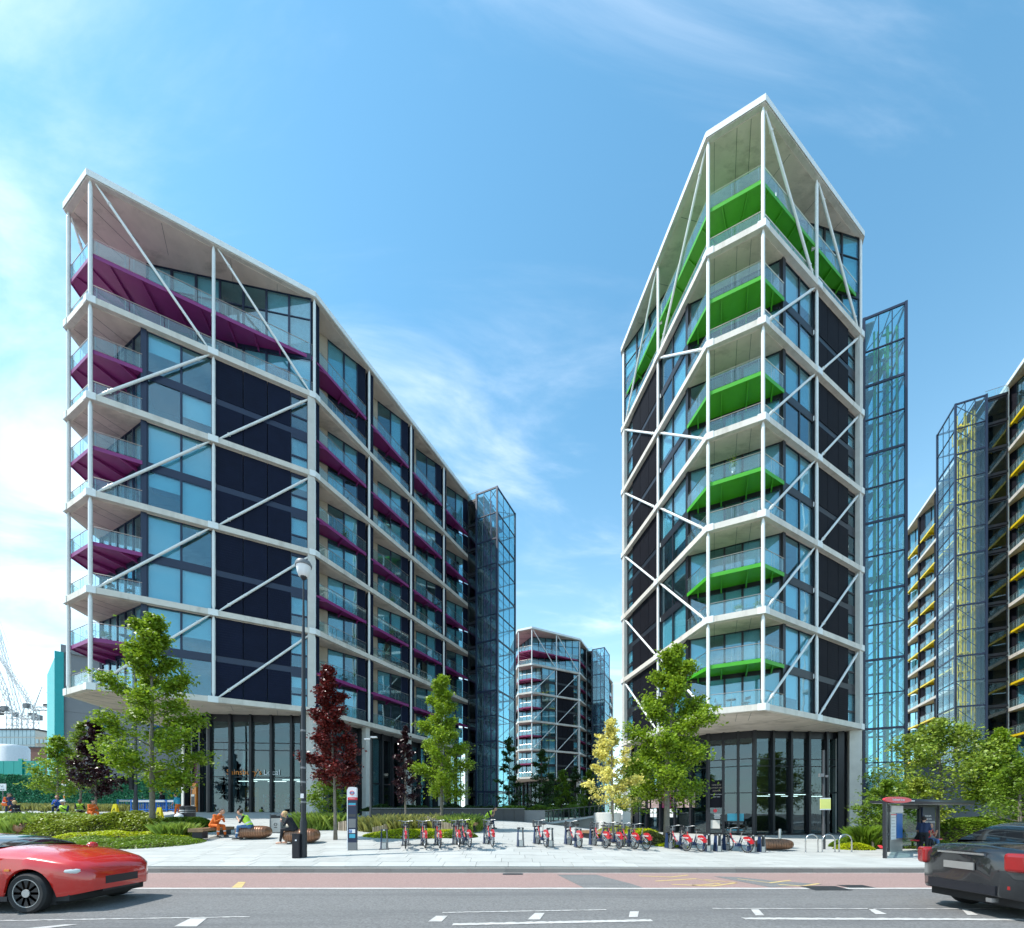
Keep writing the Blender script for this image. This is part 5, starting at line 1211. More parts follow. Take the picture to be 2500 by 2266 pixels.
# signs by the ivy wall
b = on(157, 33); r_ = empty('site_sign', (b.x, b.y, 2.0)); tag(r_, 'small orange and white sign on a thin striped post near the leftmost tree', 'sign')
z1 = at(157, 1912, 33).z - 2.0; MB().tube((0, 0, 0), (0, 0, z1), .03, n=6).build('post', 'plastic_white', r_); ubox('sign_top', 'ochre', r_, (0, -.04, z1 + .1), (.35, .03, .28)); ubox('sign_bottom', 'plastic_white', r_, (0, -.04, z1 - .14), (.35, .03, .18)); ubox('band', 'ochre', r_, (0, 0, z1 - 1.1), (.08, .08, .2))
b = on(5, 30); r_ = empty('site_notice', (b.x, b.y, 2.0)); tag(r_, 'white notice board with printed marks cut by the left edge', 'sign')
z1 = at(5, 1922, 30).z - 2.; ubox('board', 'plastic_white', r_, (0, 0, z1), (.6, .04, .5)); MB().tube((0, .05, 0), (0, .05, z1 - .2), .03, n=6).build('post', 'mid_grey', r_)
for k in range(3): ubox('printed_mark', 'dark_grey', r_, (-.14 + k * .14, -.025, z1 - .16), (.09, .012, .06))
mb = MB(); mb.path([(-.12, -.028, z1 + .12), (0, -.028, z1 + .04), (.12, -.028, z1 + .12)], .012, 4); mb.build('printed_mark', 'dark_grey', r_)

# shop front details on the purple block (block coordinates)
def on_wall(info, root, name, t, z, out_, w, h, mat, d=.04):
    c1, c2 = info['c1'], info['c2']; dv = (c2 - c1).normalized(); n = Vector((dv.y, -dv.x)); p = c1 + dv * t + n * out_; return ubox(name, mat, root, (p.x, p.y, info['ground'] + z), (w, d, h), atan2(dv.y, dv.x))
def text_wall(info, root, body, t, z, out_, size, mat, name='lettering'):
    c1, c2 = info['c1'], info['c2']; dv = (c2 - c1).normalized(); n = Vector((dv.y, -dv.x)); p = c1 + dv * t + n * out_; return text(name, body, size, mat, root, (p.x, p.y, info['ground'] + z), rz=atan2(dv.y, dv.x))
text_wall(iA, bA, "Sainsbury's", 2.6, 3.75, .09, .62, 'ochre'); text_wall(iA, bA, 'Local', 4.75, 3.75, .09, .62, 'plastic_white')
o = on_wall(iA, bA, 'promotion_poster', 3.0, 1.45, -.30, 1.05, 2.2, 'ochre'); on_wall(iA, bA, 'promotion_poster', 2.95, 1.35, -.26, .85, .8, 'plum')
text_wall(iA, bA, "Sainsbury's", 3.0, 2.25, -.26, .19, 'plastic_white'); text_wall(iA, bA, 'Local', 2.8, 2.02, -.26, .15, 'plastic_white')
for k, (t, s_) in enumerate(((4.4, 1.2), (5.9, 1.2))):
    for j in range(4):
        on_wall(iA, bA, 'shelf', t, .45 + j * .42, -.7, 1.35, .04, 'mid_grey', .4)
        for q in range(9): on_wall(iA, bA, 'goods', t - .6 + q * .15, .45 + j * .42 + .16, -.6, .11, .24, ('goods', 'plastic_white', 'sign_red', 'cardboard', 'cyan_board')[(q * 3 + j * 2 + k) % 5], .1)
# cash machine wall left of the shop corner
P1c = Vector((-iA['c1'].x, iA['c1'].y)); 
def on_front(name, x, z, w, h, mat, out_=.2, d=.06, info=iA, root=None):
    return ubox(name, mat, root or bA, (x, info['c1'].y - out_, info['ground'] + z), (w, d, h))
on_front('cash_machine_wall', -.35, 2.6, 1.0, 5.2, 'plum', .12); on_front('cash_machine', -.3, 1.7, .8, 2.4, 'ochre', .22, .12); on_front('cash_machine_screen', -.3, 1.45, .5, 1.05, 'alloy', .30, .05); on_front('keypad', -.3, 1.45, .36, .7, 'dark_grey', .335, .03)
text('lettering', "Sainsbury's", .15, 'plastic_white', bA, (-.3, iA['c1'].y - .29, iA['ground'] + 2.6)); text('lettering', 'Bank', .14, 'plastic_white', bA, (-.42, iA['c1'].y - .29, iA['ground'] + 2.42))
on_front('wall_light', -.7, 3.4, .12, .22, 'plastic_white', .2); on_front('wall_light', .1, 3.4, .12, .22, 'plastic_white', .2)
# posters on the green block
def on_left(name, t, z, w, h, mat, out_=.1, d=.04):
    c1 = Vector((-iB['c1'].x, iB['c1'].y)); c2 = Vector((-iB['c2'].x, iB['c2'].y)); dv = (c2 - c1).normalized(); n = Vector((-dv.y, dv.x)); p = c1 + dv * t + n * out_; return ubox(name, mat, bB, (p.x, p.y, gB + z), (w, d, h), atan2(dv.y, dv.x)), p, atan2(-dv.y, -dv.x)
for k, t in enumerate((1.7, 2.9, 4.1, 5.3, 6.5)):
    o, p, rz = on_left('window_poster', t, 3.05, 1.0, 1.7, 'poster' if k != 2 else 'plum')
    if k == 2: text('lettering', 'NCC', .3, 'plastic_white', bB, (p.x - .03, p.y - .03, gB + 3.3), rz=rz)
for t in (3.2, 5.4):
    for i in range(2):
        for j in range(2): on_left('property_card', t + i * .4, 1.5 + j * .42, .34, .36, 'plastic_white', .06)
yB = iB['c1'].y
ubox('wall_board', 'black_panel', bB, (-1.95 + .9, yB - .10, gB + 3.3), (1.05, .05, 2.3))
for s_, body, z, mt in ((.2, "NINE ELMS'", 4.05, 'tan_wall'), (.2, 'HOTTEST NEW', 3.8, 'tan_wall'), (.2, 'ADDRESS', 3.55, 'tan_wall'), (.135, 'SHOW APARTMENTS', 3.25, 'plastic_white'), (.135, 'NOW OPEN', 3.05, 'plastic_white')):
    text('lettering', body, s_ * .72, mt, bB, (-1.05, yB - .14, gB + z))
mb = MB(); mb.ball((-1.15, yB - .16, gB + 1.9), .15, 8, 6, (1, .2, 1)); mb.build('red_emblem', 'sign_red', bB)
for k in range(4): ubox('notice_line', 'plastic_white', bB, (-1.0, yB - .15, gB + 1.6 - k * .11), (.5 - .08 * (k % 2), .01, .05))
ubox('notice_board', 'pale_concrete', bB, (-1.15, yB - .12, gB + .75), (.7, .03, .7)); ubox('sales_poster', 'cyan_board', bB, (.35, yB - .1, gB + 1.35), (1.2, .04, .6)); ubox('window_sticker', 'cyan_board', bB, (.3, yB - .1, gB + .3), (1.1, .02, .09))
# plants, chairs and tables on the balconies
def pot(parent_info, root_o, x, y, z, h, lab, mat='leaf_mid', pm_='plastic_white', origin=None, r=.16):
    w_ = root_o.matrix_world if False else Matrix.Translation(root_o.location) @ Matrix.Rotation(root_o.rotation_euler.z, 4, 'Z'); p = w_ @ Vector((x, y, z))
    t_ = empty('potted_plant', p); tag(t_, lab, 'potted plant', 'plants standing on the balconies'); MB().lathe([(r * .6, 0), (r, .1), (r * .7, .2), (r * 1.1, .42)], 12).build('pot', pm_, t_, auto=40)
    rng = np.random.RandomState(int(x * 10 + z * 3) % 999); C = rng.normal(size=(260, 3)) * np.array([.14, .14, h * .32]) + np.array([0, 0, .42 + h * .5]); quads('foliage', leaf_quads(C, .09, rng), mat, t_)
zB = iB['zl']
pot(iB, bB, .25, .75, zB(1) + .2, .3, 'low round box plant in a white urn, left of two on the green block', r=.18); pot(iB, bB, 1.45, .75, zB(1) + .2, .3, 'low round box plant in a white urn, right of two on the green block', r=.18)
pot(iB, bB, -.1, .75, zB(3) - 3.0 + .2 + 0.12, .8, 'tall spiral shrub in a silver pot behind the green balcony glass', 'leaf_pale', 'alloy'); pot(iB, bB, -1.5, .75, zB(3) - 3.0 + .2 + .12, .5, 'dark small shrub in a silver pot at the left of the balcony', 'leaf_dark', 'alloy')
zA = iA['zl']
pot(iA, bA, -.9, .9, zA(0) + .2, .9, 'leafy plant on the lowest balcony of the purple block'); pot(iA, bA, .9, 1.2, zA(0) + 3.3, .4, 'spiky plant in a white pot on the lowest purple deck', 'leaf_pale'); pot(iA, bA, -1.1, 1.1, zA(0) + 3.3, 1.0, 'tall plant at the left end of the lowest purple deck')
def chairset(root_o, x, y, z, lab, k):
    w_ = Matrix.Translation(root_o.location) @ Matrix.Rotation(root_o.rotation_euler.z, 4, 'Z'); p = w_ @ Vector((x, y, z)); t_ = empty('folding_chair', p, k); tag(t_, lab, 'chair', 'chairs and tables on the balconies')
    ubox('seat', 'dark_grey', t_, (0, 0, .44), (.42, .42, .04)); ubox('backrest', 'dark_grey', t_, (0, .2, .78), (.42, .03, .2))
    for s in (-1, 1): MB().tube((s * .2, .2, .9), (s * .2, -.15, 0), .014, n=5).tube((s * .2, -.2, .45), (s * .2, .25, 0), .014, n=5).build('leg', 'dark_grey', t_)
def table(root_o, x, y, z, lab):
    w_ = Matrix.Translation(root_o.location) @ Matrix.Rotation(root_o.rotation_euler.z, 4, 'Z'); p = w_ @ Vector((x, y, z)); t_ = empty('balcony_table', p); tag(t_, lab, 'table', 'chairs and tables on the balconies')
    MB().lathe([(.32, .7), (.33, .71), (.33, .735), (.3, .74)], 16).build('tabletop', 'dark_grey', t_); MB().lathe([(.2, 0), (.2, .02), (.03, .04), (.03, .7)], 10).build('leg', 'dark_grey', t_)
table(bB, -.2, 1.1, zB(0) + .2, 'round dark table on the lowest balcony of the green block'); chairset(bB, -1.0, 1.1, zB(0) + .2, 'dark folding chair left of the table on the lowest green-block balcony', 1.2); chairset(bB, .7, 1.2, zB(0) + .2, 'dark folding chair right of the table on the lowest green-block balcony', -1.3)
table(bA, 1.6, 2.0, zA(0) + 3.3, 'small dark table on the lowest purple deck'); chairset(bA, 2.3, 2.0, zA(0) + 3.3, 'dark folding chair beside the small table on the lowest purple deck', -.8)
chairset(bA, 1.5, 1.3, zA(1) + .2, 'dark lounge chair on the second balcony of the purple block', 1.); chairset(bA, 2.4, 1.9, zA(1) + .2, 'dark chair to the right of the lounge chair on the second purple balcony', -1)
chairset(bB, 1.3, .9, zB(2) + .2, 'pale metal chair behind the glass of the third green-block balcony', .6); table(bB, .5, 1.0, zB(2) + .2, 'round table behind the glass of the third green-block balcony')

# things people keep on the long-side balconies of the purple block
for (i_, k_, up_, what, lab) in ((0, 3, 0, 'chair', 'dark chair on the first long-side balcony, second slab from the top'), (0, 2, 1, 'pot', 'tall green plant in the first long-side bay, on the middle purple deck'), (1, 2, 0, 'pot', 'bushy plant in the second long-side bay, on the middle slab'),
        (0, 1, 0, 'chair', 'chair in the first long-side bay, second slab from the bottom'), (1, 1, 1, 'pot', 'trailing plant on the second long-side bay, lower purple deck'), (0, 0, 1, 'chair', 'chair on the lowest purple deck of the first long-side bay'), (2, 1, 0, 'pot', 'green plant in the third long-side bay, low slab'),
        (1, 0, 0, 'pot', 'round plant on the lowest slab of the second long-side bay'), (0, 0, 0, 'pot', 'leafy plant on the lowest slab of the first long-side bay'), (0, 4, 1, 'pot', 'upright plant on the top purple deck of the first long-side bay'), (1, 3, 0, 'chair', 'chair in the second long-side bay near the top'), (2, 3, 1, 'pot', 'plant on the upper purple deck of the third long-side bay')):
    y_ = iA['P'][3 + i_].y + LB * .62; x_ = iA['P'][3].x - .75; z_ = zA(k_) + (.2 if not up_ else MM / 2 + .1)
    if what == 'pot': pot(iA, bA, x_, y_, z_, .55, lab, rnd.choice(['leaf_mid', 'leaf_bright']), rnd.choice(['plastic_white', 'mid_grey', 'brick_wall']))
    else: chairset(bA, x_, y_, z_, lab, rnd.uniform(0, 6))
# ------------------------------------------------------------------ bus shelter
SHB = Vector((14.16, 16.55, gz(14.2, 16.5))); SHR = R(25); r_ = empty('bus_shelter', SHB, SHR); tag(r_, 'black framed bus shelter with a red oval name disc and timetable panel', 'bus shelter')
SH = 2.16; FL = Vector((0, 0)); 
X1, X2, X3, X4 = 0.0, 3.5, 4.5, 8.3; D1 = .85          # x along the kerb, y depth
def sb(name, mat, x0, x1, y0, y1, z0, z1, p=None): return ubox(name, mat, p or r_, ((x0 + x1) / 2, (y0 + y1) / 2, (z0 + z1) / 2), (x1 - x0, y1 - y0, z1 - z0))
sb('post', 'black_frame', -.05, .05, -.6, -.5, 0, SH); sb('post', 'black_frame', X2 - .06, X2 + .06, D1 - .06, D1 + .06, 0, SH); sb('post', 'black_frame', X4 - .06, X4 + .06, D1 - .06, D1 + .06, 0, SH); sb('post', 'black_frame', 6.3, 6.45, D1 - .06, D1 + .06, 0, SH)
# end screen runs from the front post to the back post
def slant(name, mat, p0, p1, z0, z1, th): 
    m_ = ((p0[0] + p1[0]) / 2, (p0[1] + p1[1]) / 2); L_ = sqrt((p1[0] - p0[0]) ** 2 + (p1[1] - p0[1]) ** 2); return ubox(name, mat, r_, (*m_, (z0 + z1) / 2), (L_, th, z1 - z0), atan2(p1[1] - p0[1], p1[0] - p0[0]))
pA, pB = (0.04, -.5), (X2 - .06, D1 - .06); pm_ = ((pA[0] + pB[0]) / 2 + .1, (pA[1] + pB[1]) / 2 + .14)
slant('end_rail', 'black_frame', pA, pB, .78, .86, .05); slant('end_rail', 'black_frame', pA, pB, SH - .12, SH, .06); slant('end_pane', 'lobby_glass', pA, pB, .86, SH - .12, .012); slant('end_pane', 'lobby_glass', pA, pB, .25, .78, .012)
ubox('end_post', 'black_frame', r_, (*pm_, SH / 2 + .1), (.05, .05, SH - .2)); slant('red_seat', 'sign_red', (.5, -.25), (1.9, .45), .34, .38, .12)
sb('timetable_frame', 'alloy', X2 + .06, X2 + 1.2, D1 - .05, D1, .0, SH - .06); sb('header_box', 'plastic_white', X2 + .1, X2 + 1.15, D1 - .1, D1 - .052, SH - .38, SH - .08); sb('map_panel', 'plastic_white', X2 + .12, X2 + .58, D1 - .075, D1 - .052, .55, SH - .45); sb('map_strip', 'sign_red', X2 + .12, X2 + .6, D1 - .085, D1 - .076, SH - .5, SH - .46); sb('route_panel', 'sign_blue', X2 + .62, X2 + 1.15, D1 - .075, D1 - .052, .6, SH - .42)
for i in range(7): sb('map_print', 'mid_grey', X2 + .16, X2 + .54 - .05 * (i % 3), D1 - .079, D1 - .0755, .7 + i * .14, .715 + i * .14)
sb('back_pane', 'lobby_glass', X2 + 1.25, 6.3, D1 - .01, D1 + .01, .2, SH - .15); sb('back_rail', 'black_frame', X2 + 1.2, X4, D1 - .03, D1 + .03, SH - .2, SH); sb('advert_panel', 'navy_frame', 6.45, 7.7, D1 - .12, D1 - .02, .3, SH - .12)
for k, s_ in enumerate(('MORE HOPS.', 'MORE TASTE.', 'MORE CHARACTER.')): text('lettering', s_, .115, 'plastic_white', r_, (6.62, D1 - .13, SH - .55 - k * .15), align='LEFT')
sb('bench', 'sign_red', X2 + 1.3, 7.2, D1 - .55, D1 - .3, .48, .53); sb('bench_leg', 'black_frame', 5.2, 5.26, D1 - .5, D1 - .4, 0, .48); sb('bench_leg', 'black_frame', 6.9, 6.96, D1 - .5, D1 - .4, 0, .48)
mb = MB(); mb.box((X4 / 2 + .95, .25, SH + .07), (X4 - 1.9, 1.1, .10)); rf = mb.build('roof', 'black_frame', r_); mb = MB(); mb.tube((.9, -.33, SH + .08), (X4 + .1, -.33, SH + .08), .11, n=12); mb.build('roof_edge', 'black_frame', rf, smooth=True)
[ubox('printed_mark', 'plastic_white', rf, (2.1 + .11 * k, -.446, SH + .09), (.07, .012, .04)) for k in range(5)]; sb('ceiling_panel', 'plastic_white', 2.0, X4 - .2, -.2, .75, SH - .0, SH + .015, rf)
mb = MB(); K = 28; top = [(.62 + 1.02 * cos(2 * pi * i / K), .12 * sin(2 * pi * i / K)) for i in range(K)]
mb.add([(x, -.72, SH + .1 + z) for x, z in top] + [(x, -.64, SH + .1 + z) for x, z in top], [tuple(range(K)), tuple(range(2 * K - 1, K - 1, -1))] + [(i, K + i, K + (i + 1) % K, (i + 1) % K) for i in range(K)]); mb.build('name_disc', 'sign_red', r_)
text('lettering', 'Southwark Street', .13, 'plastic_white', r_, (.6, -.725, SH + .1)); sb('disc_arm', 'black_frame', .2, 1.3, -.64, -.3, SH + .02, SH + .07)

# ------------------------------------------------------------------ people
def person(name, label, pos, facing, pose, cloth, group=None, vox=.017, hair='hair_dark', seat=.45, scale=1., hat=None, tilt=0., look=0., bag=False):
    """one continuous body: tapered capsules fused by a voxel remesh, coloured by the nearest limb"""
    C = []       # (p0, p1, r0, r1, material)
    V = Vector
    top, bot, skin, shoe, vest, sleeve = cloth
    def cap(a, b, r0, r1, m): C.append((V(a), V(b), r0, r1, m))
    if pose == 'sit':
        pel = V((0, 0, seat + .11)); chest = V((.13 + tilt * .3, 0, seat + .42)); neck = V((.17 + tilt * .55, 0, seat + .58)); head = V((.24 + tilt * .8, 0, seat + .72 - tilt * .1))
        hips = [V((.02, s * .09, seat + .09)) for s in (-1, 1)]; kn = [V((.43, s * .13, seat + .06)) for s in (-1, 1)]; an = [V((.40 + .1 * (s > 0), s * .13, .09)) for s in (-1, 1)]
        sh = [chest + V((.0, s * .17, .10)) for s in (-1, 1)]; el = [V((.26 + tilt * .3, s * .22, seat + .25)) for s in (-1, 1)]; wr = [V((.44 + tilt * .15, s * .07, seat + .36 + (.08 if s > 0 else 0))) for s in (-1, 1)]
    elif pose == 'stand':
        pel = V((0, 0, .93)); chest = V((.02 + tilt * .25, 0, 1.26)); neck = V((.03 + tilt * .4, 0, 1.44)); head = V((.06 + tilt * .5, 0, 1.59))
        hips = [V((0, s * .09, .90)) for s in (-1, 1)]; kn = [V((.03 + .08 * (s > 0), s * .10, .49)) for s in (-1, 1)]; an = [V((-.06 + .2 * (s > 0), s * .10, .09)) for s in (-1, 1)]
        sh = [chest + V((0, s * .18, .11)) for s in (-1, 1)]; el = [V((.02 + tilt * .3, s * .25, 1.08)) for s in (-1, 1)]; wr = [V((.17 + tilt * .5, s * .2, .92)) for s in (-1, 1)]
    else:      # lounging on the ground
        pel = V((0, 0, .14)); chest = V((-.18, 0, .44)); neck = V((-.17, 0, .60)); head = V((-.12, 0, .74))
        hips = [V((.02, s * .09, .12)) for s in (-1, 1)]; kn = [V((.36, s * .15, .45)) for s in (-1, 1)]; an = [V((.55, s * .12, .09)) for s in (-1, 1)]
        sh = [chest + V((0, s * .17, .10)) for s in (-1, 1)]; el = [V((.0, s * .25, .28)) for s in (-1, 1)]; wr = [V((.22, s * .12, .40)) for s in (-1, 1)]
    up = (chest - pel).normalized(); fw = V((1, 0, 0))
    for s in (-1, 1): cap(pel + V((0, s * .06, 0)), chest + V((0, s * .07, 0)), .115, .125, vest or top); cap(chest + V((0, s * .05, 0)), chest + V((0, s * .12, .07)), .12, .085, vest or top)
    cap(chest, neck, .10, .05, vest or top); cap(neck - (neck - chest) * .15, head - V((.02, 0, .06)), .052, .05, skin)
    cap(pel + V((0, -.07, -.03)), pel + V((0, .07, -.03)), .125, .125, bot)
    for i, s in enumerate((-1, 1)):
        cap(hips[i], kn[i], .092, .066, bot); cap(kn[i], an[i] + V((0, 0, .06)), .066, .048, bot); cap(an[i] + V((-.03, 0, -.03)), an[i] + V((.15, s * .02, -.045)), .046, .036, shoe)
        cap(sh[i], el[i], .056, .043, sleeve or top); cap(el[i], wr[i], .041, .028, top if sleeve is None else skin)
        dh = (wr[i] - el[i]).normalized(); side = dh.cross(V((0, 0, 1))).normalized() if abs(dh.z) < .95 else V((0, 1, 0)); nn = side.cross(dh)
        pc = wr[i] + dh * .05
        cap(wr[i], pc + dh * .02 + side * .018, .026, .018, skin); cap(wr[i], pc + dh * .02 - side * .018, .026, .018, skin)
        for q, ln in zip((-1.5, -.5, .5, 1.5), (.062, .075, .072, .055)):
            k0 = pc + dh * .03 + side * q * .017; k1 = k0 + dh * ln * .6; k2 = k1 + (dh * .5 - nn * .8) * ln * .6; cap(k0, k1, .009, .0085, skin); cap(k1, k2, .0085, .0075, skin)
        cap(wr[i] + dh * .02, wr[i] + dh * .06 + side * s * -.045 - nn * .02, .012, .009, skin)
    cap(head + V((-.015, 0, .03)), head + V((.02, 0, .0)), .098, .088, skin); cap(head + V((.035, 0, -.05)), head + V((.045, 0, -.07)), .062, .045, skin); cap(head + V((.105, 0, .0)), head + V((.125, 0, -.025)), .012, .015, skin)
    for s in (-1, 1): cap(head + V((-.01, s * .095, .01)), head + V((-.01, s * .1, -.025)), .018, .014, skin)
    if look: 
        pass
    mats = []
    for c in C:
        if c[4] not in mats: mats.append(c[4])
    mb = MB()
    for p0, p1, r0, r1, m in C:
        mb.ball(p0, r0, 10, 7); mb.ball(p1, r1, 10, 7); mb.tube(p0, p1, r0, r1, 10)
    me = mb.mesh('tmp'); o = bpy.data.objects.new('tmp', me); COL.objects.link(o)
    md = o.modifiers.new('r', 'REMESH'); md.mode = 'VOXEL'; md.voxel_size = vox; md.use_smooth_shade = True
    sm = o.modifiers.new('s', 'SMOOTH'); sm.factor = .5; sm.iterations = 2
    me2 = bpy.data.meshes.new_from_object(o.evaluated_get(bpy.context.evaluated_depsgraph_get())); bpy.data.objects.remove(o)
    n = len(me2.polygons); cc = np.zeros(n * 3); me2.polygons.foreach_get('center', cc); cc = cc.reshape(-1, 3); best = np.full(n, 1e9); bi = np.zeros(n, int)
    for p0, p1, r0, r1, m in C:
        a = np.array(p0); d = np.array(p1 - p0); t = np.clip(((cc - a) @ d) / max(1e-9, d @ d), 0, 1); q = np.linalg.norm(cc - a - t[:, None] * d, axis=1) - (r0 + (r1 - r0) * t); k = q < best; best[k] = q[k]; bi[k] = mats.index(m)
    me2.materials.clear()
    for m in mats: me2.materials.append(MAT[m])
    me2.materials.append(MAT['reflective'])
    if vest or bot == 'orange_cloth':   # reflective bands on legs, chest
        for i_ in range(2):
            a = np.array(kn[i_]); b_ = np.array(an[i_]); t = ((cc - a) @ (b_ - a)) / ((b_ - a) @ (b_ - a)); d_ = np.linalg.norm(cc - a - t[:, None] * (b_ - a), axis=1); bi[(t > .5) & (t < .62) & (d_ < .085)] = len(mats)
        if vest:
            a = np.array(pel); b_ = np.array(chest); t = ((cc - a) @ (b_ - a)) / ((b_ - a) @ (b_ - a)); d_ = np.abs(cc[:, 1]); bi[(t > .25) & (t < .42) & (d_ < .22) & (bi == mats.index(vest))] = len(mats)
    me2.polygons.foreach_set('material_index', bi.astype(np.int32)); me2.polygons.foreach_set('use_smooth', [True] * n)
    root = empty(name, pos, facing); root.scale = (scale,) * 3; tag(root, label, 'person', group); me2.name = 'body'; linkm('body', me2, None, root)
    if hat:
        m = MB(); m.ball(head + V((-.01, 0, .07)), .115, 14, 8, (1.1, 1, .8)); m.lathe([(.12, 0), (.15, .0), (.15, .015), (.12, .02)], 14, tuple(head + V((.01, 0, .06)))); m.build('hard_hat', hat, root, smooth=True)
    hr = MB(); hr.ball(head + V((-.028, 0, .035)), .104, 12, 8, (1, .98, 1.0)); 
    if hair in ('hair_blonde', 'hair_red'): hr.ball(head + V((-.09, 0, .06)), .06, 10, 6); hr.ball(head + V((-.05, 0, -.03)), .09, 10, 6, (.8, 1, 1.2))
    hr.build('hair', hair, root, smooth=True)
    ey = MB()
    for s in (-1, 1): ey.ball(head + V((.093, s * .034, .012)), .011, 6, 5)
    ey.build('eyes', 'hair_dark', root, smooth=True); m = MB(); m.box(head + V((.098, 0, -.055)), (.012, .045, .008)); m.build('mouth', 'brick_wall', root)
    if bag: 
        m = MB(); m.ball(V((.22, -.16, seat + .20)), .19, 14, 8, (1, .75, .8)); o = m.build('bag', 'bag_cream', None, Matrix.Translation(Vector(pos)) @ Matrix.Rotation(facing, 4, 'Z') @ V((0, 0, 0)), facing, smooth=True); tag(o, 'cream handbag resting on the lap of the blonde woman', 'bag')
    return root
OR = ('orange_cloth', 'orange_cloth', 'skin', 'shoe', None, None)
p = on(535, 19.6); person('person', 'person in orange overalls sitting on the slatted bench, leaning forward over a snack', (p.x - .1, p.y - .25, p.z), R(-12), 'sit', OR, vox=.013, tilt=.32, scale=1.04)
p = on(604, 18.7); person('person', 'person in a yellow reflective vest and jeans on a copper bench, facing left', (p.x + .15, p.y - .05, p.z), R(190), 'sit', ('dark_cloth', 'denim', 'skin', 'shoe', 'hivis', 'dark_cloth'), vox=.013, seat=.52, tilt=.22)
p = on(716, 17.45); person('person', 'blonde person in black clothes and sandals sitting on a copper bench, facing left', (p.x + .1, p.y - .1, p.z), R(186), 'sit', ('dark_cloth', 'dark_cloth', 'skin', 'skin', None, None), vox=.013, seat=.54, tilt=.22, hair='hair_blonde', bag=True)
p = on(1184, 23.6); person('person', 'person in a lime vest bent forward on the bench by the dark wall', p, R(-15), 'sit', ('dark_cloth', 'navy_cloth', 'skin', 'shoe', 'hivis', 'dark_cloth'), tilt=.45)
shp = lambda x, y: (SHB.x + x * cos(SHR) - y * sin(SHR), SHB.y + x * sin(SHR) + y * cos(SHR), SHB.z)
person('person', 'person in a red shirt sitting in the bus shelter, looking at the road', shp(5.95, .48), R(-85), 'sit', ('red_cloth', 'denim', 'skin', 'shoe', None, 'red_cloth'), vox=.013)
person('person', 'person in dark clothes sitting behind the red shirt in the shelter', shp(5.35, .5), R(-60), 'sit', ('dark_cloth', 'dark_cloth', 'skin_dark', 'shoe', None, None), tilt=.1)
person('person', 'person in a navy top standing with a raised elbow in the shelter', shp(4.95, .15), R(30), 'stand', ('navy_cloth', 'dark_cloth', 'skin', 'shoe', None, 'navy_cloth'), scale=.93)
def far(lbl, px, Y, facing, pose, cloth, **k):
    q = on(px, Y); return person('person', lbl, q, facing, pose, cloth, vox=.022, **k)
far('seated person in an orange and grey jacket by the ivy wall, far left', 12, 28.5, R(10), 'sit', ('orange_cloth', 'orange_cloth', 'skin', 'shoe', 'red_cloth', None), seat=.9)
far('seated person in a navy jacket, second from the left edge', 27, 28.5, R(150), 'sit', ('navy_cloth', 'navy_cloth', 'skin', 'shoe', None, None), seat=.9)
far('person in a dark coat with fair hair sitting by the parked bicycles', 42, 25.5, R(170), 'sit', ('dark_cloth', 'dark_cloth', 'skin', 'shoe', None, None), hair='hair_blonde', seat=.6)
far('person with dark red hair in a bright blue top under the leftmost tree', 143, 27.5, R(-60), 'sit', ('blue_cloth', 'navy_cloth', 'skin', 'shoe', None, None), hair='hair_red', seat=.8)
far('person in a white hard hat and lime vest half hidden by the left hedge', 160, 23.0, R(-70), 'sit', ('navy_cloth', 'navy_cloth', 'skin', 'shoe', 'hivis', None), hat='plastic_white', seat=.75)
far('person in a lime vest and dark clothes left of the orange worker', 192, 26.5, R(-30), 'sit', ('dark_cloth', 'dark_cloth', 'skin_dark', 'shoe', 'hivis', None), seat=.6)
far('person all in orange sitting behind the small purple maple trunk', 222, 25.5, R(-20), 'sit', OR, seat=.65)
far('standing person in black leaning over the blue barriers', 399, 36, R(180), 'stand', ('dark_cloth', 'dark_cloth', 'skin', 'shoe', None, None), tilt=.3)
far('person in pale blue and orange at the corner of the shop', 435, 29, R(180), 'stand', ('cyan_board', 'orange_cloth', 'skin', 'shoe', None, 'cyan_board'), tilt=.25)
# parked bicycles of visitors on the left
for i, (px, Y, lb) in enumerate(((98, 23.6, 'dark private bicycle leaning among the left shrubs'), (58, 25.0, 'dark bicycle beside the person with fair hair'))):
    r2 = empty('bicycle', on(px, Y), R(100 + 15 * i)); tag(r2, lb, 'bicycle')
    z0 = .35
    for y in (.52, -.52):
        mb = MB(); mb.path([(0, y + .33 * cos(k * pi / 12), z0 + .33 * sin(k * pi / 12)) for k in range(24)], .018, 5, True)
        for k in range(8): mb.tube((0, y, z0), (0, y + .31 * cos(k * pi / 4), z0 + .31 * sin(k * pi / 4)), .004, n=3)
        mb.build('wheel', 'rubber', r2)
    mb = MB(); mb.tube((0, .40, .85), (0, 0, .32), .018).tube((0, 0, .32), (0, -.16, .88), .018).tube((0, .40, .82), (0, -.14, .80), .018).tube((0, .52, z0), (0, .38, .95), .016).tube((0, -.52, z0), (0, 0, .32), .012).tube((0, -.52, z0), (0, -.14, .8), .012); mb.build('frame', 'dark_grey', r2)
    ubox('saddle', 'rubber', r2, (0, -.18, .93), (.12, .26, .05)); mb = MB(); mb.path([(-.22, .3, 1.0), (-.15, .38, .98), (.15, .38, .98), (.22, .3, 1.0)], .014, 5); mb.build('handlebar', 'alloy', r2)

